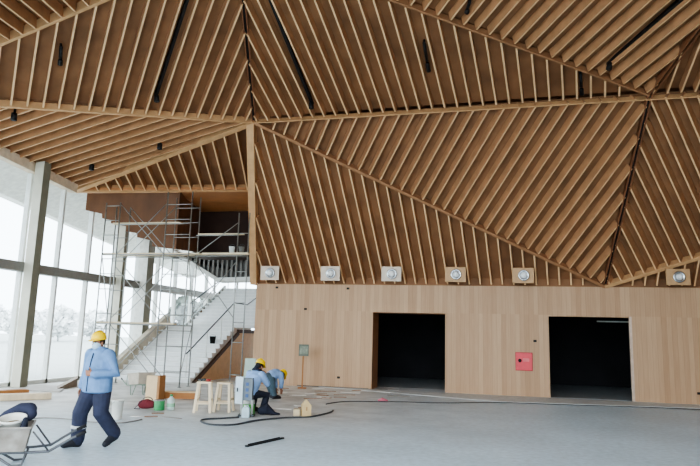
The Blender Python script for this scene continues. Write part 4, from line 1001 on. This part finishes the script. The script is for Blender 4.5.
# lumber at the glazing
tm_b = lambda a, b_, w_, h, lb, M=pine, nm='timber': tag(MB().bar(V(a) + V((0, 0, h / 2)), V(b_) + V((0, 0, h / 2)), w_, h).build(nm, M, bevel=.008), lb, 'timber', 'boards stacked by the glazing')
tm_b(G(-22, 401), G(50, 398.5), .32, .14, 'thick pale timber nearest the hall in the boards by the glazing')
tm_b(G(-20, 395), G(27, 393), .3, .1, 'brown timber lying behind the thick pale one by the glazing', pine2)
q = MB(); pz = [G(20, 391), G(60, 392.5), G(66, 387), G(30, 385.5)]; q.prism([v_ + V((0, 0, .0)) for v_ in pz], (0, 0, .03)); tag(q.build('plaster_sheet', mat('grey_sheet', srgb(186, 182, 176), .7)), 'grey board lying flat at the foot of the first column', 'sheet')
q = MB(); pz = [G(57, 390), G(77, 386.5), G(77, 383.5), G(57, 387)]; q.hexa([pz[0], pz[1], pz[2], pz[3], pz[0] + V((0, 0, .03)), pz[1] + V((0, 0, .25)), pz[2] + V((0, 0, .25)), pz[3] + V((0, 0, .03))]); tag(q.build('stone_slab', mat('brown_slab', srgb(140, 126, 110), .7)), 'brown slab propped low beside the glazing behind the walking person', 'slab')
# steel bar in the foreground and cables
a, b_ = G(246, 447), G(283, 438.6); q = MB(); q.bar(a + V((0, 0, .012)), b_ + V((0, 0, .012)), .05, .024); q.bar(a + V((0, 0, .03)) + (b_ - a) * .05, b_ + V((0, 0, .03)) - (b_ - a) * .1, .012, .02)
tag(q.build('steel_bar', mat('dark_steel', srgb(44, 46, 50), .5, .4)), 'dark steel bar lying alone on the open concrete floor', 'bar')
def cable(pts, lb, r=.016, M=None):
    P_ = [G(x, y) + V((0, 0, r)) for x, y in pts]; out = []
    for i in range(len(P_) - 1):
        p0 = P_[max(i - 1, 0)]; p1 = P_[i]; p2 = P_[i + 1]; p3 = P_[min(i + 2, len(P_) - 1)]
        for k in range(6):
            t_ = k / 6
            out.append(.5 * ((2 * p1) + (p2 - p0) * t_ + (2 * p0 - 5 * p1 + 4 * p2 - p3) * t_ ** 2 + (3 * p1 - p0 - 3 * p2 + p3) * t_ ** 3))
    out.append(P_[-1]); q = MB(); q.tube(out, r, 6); return tag(q.build('cable', M or mat('grey_cable', srgb(70, 74, 78), .6)), lb, 'cable', 'cables trailing over the floor')
cable([(239, 418), (224, 419), (205, 420), (201, 422.5), (212, 425.5), (234, 425.5), (255, 421.5), (285, 418.5), (310, 417.5), (329, 413.5), (333, 411)], 'dark cable looping from the power cabinet past the house-shaped block', .018)
cable([(326, 404.6), (334, 403), (350, 401.8), (372, 402), (400, 402.2), (440, 403.4), (500, 403), (560, 405), (640, 407.5), (720, 411)], 'long thin cable running along the wall past both doorways', .013)
cable([(0, 432), (30, 419.5), (60, 419), (90, 422.5), (120, 423.5), (142, 420)], 'pale thin cable behind the walking person\'s legs', .012, mat('pale_cable', srgb(150, 148, 144), .6))
c = G(382, 401.5); q = MB(); q.limb([c - r0 * .09 + V((0, 0, .03)), c + V((0, 0, .055)), c + r0 * .14 + V((0, 0, .03))], [.03, .05, .028]); t = tag(q.build('pink_rag', mat('pink_cloth', srgb(206, 120, 134), .8), remesh=.012, smooth=2), 'small pink rag on the cable before the first doorway', 'rag')
# scattered strips, offcuts and packing sheets
scr = [mat('pale_strip', srgb(226, 224, 220), .7), mat('grey_strip', srgb(150, 146, 140), .7), mat('brown_strip', srgb(150, 120, 96), .7)]
placed = []
zones = [((268, 330), (388, 398), 12), ((320, 400), (388, 398), 9), ((312, 345), (394, 399), 3), ((270, 330), (404, 409), 3), ((122, 190), (412.5, 418), 4), ((120, 188), (391, 397.5), 4)]
where = ['before the wall by the sign', 'near the first doorway', 'between the sign and the house-shaped block', 'near the house-shaped block', 'in front of the tool bag and can', 'in front of the stairs']
for (xr, yr, n), wh_ in zip(zones, where):
    for k in range(n):
        L_ = rnd.uniform(.1, .36)
        for _try in range(400):
            x, y = rnd.uniform(*xr), rnd.uniform(*yr); c = G(x, y)
            if all((c - o_).length > L_ + l_ + .03 for o_, l_ in placed) and not (242 < x < 300 and 396 < y < 417) and not (105 < x < 158 and y < 406) and not (291 < x < 313 and y < 393) and not (315 < x and y > 398.5) and not (185 < x < 240 and y > 400): break
        placed.append((c.copy(), L_)); wd = 0; wd = rnd.uniform(.03, .09); an = rnd.uniform(-.5, .5)
        d = Matrix.Rotation(an, 3, 'Z') @ r0; e = V((0, 0, 1)).cross(d); mi = rnd.choice((0, 0, 1, 2))
        q = MB(); q.hexa([c - d * L_ - e * wd, c + d * L_ - e * wd * .8, c + d * L_ + e * wd, c - d * L_ + e * wd * .9] + [v_ + V((0, 0, .012)) for v_ in (c - d * L_ - e * wd, c + d * L_ - e * wd * .8, c + d * L_ + e * wd, c - d * L_ + e * wd * .9)])
        colr = ('pale', 'grey', 'brown')[mi]
        tag(q.build('scrap_strip', scr[mi]), '%s scrap strip lying flat on the floor %s' % (colr, wh_), 'scrap', '%s scrap strips on the floor %s' % (colr, wh_))
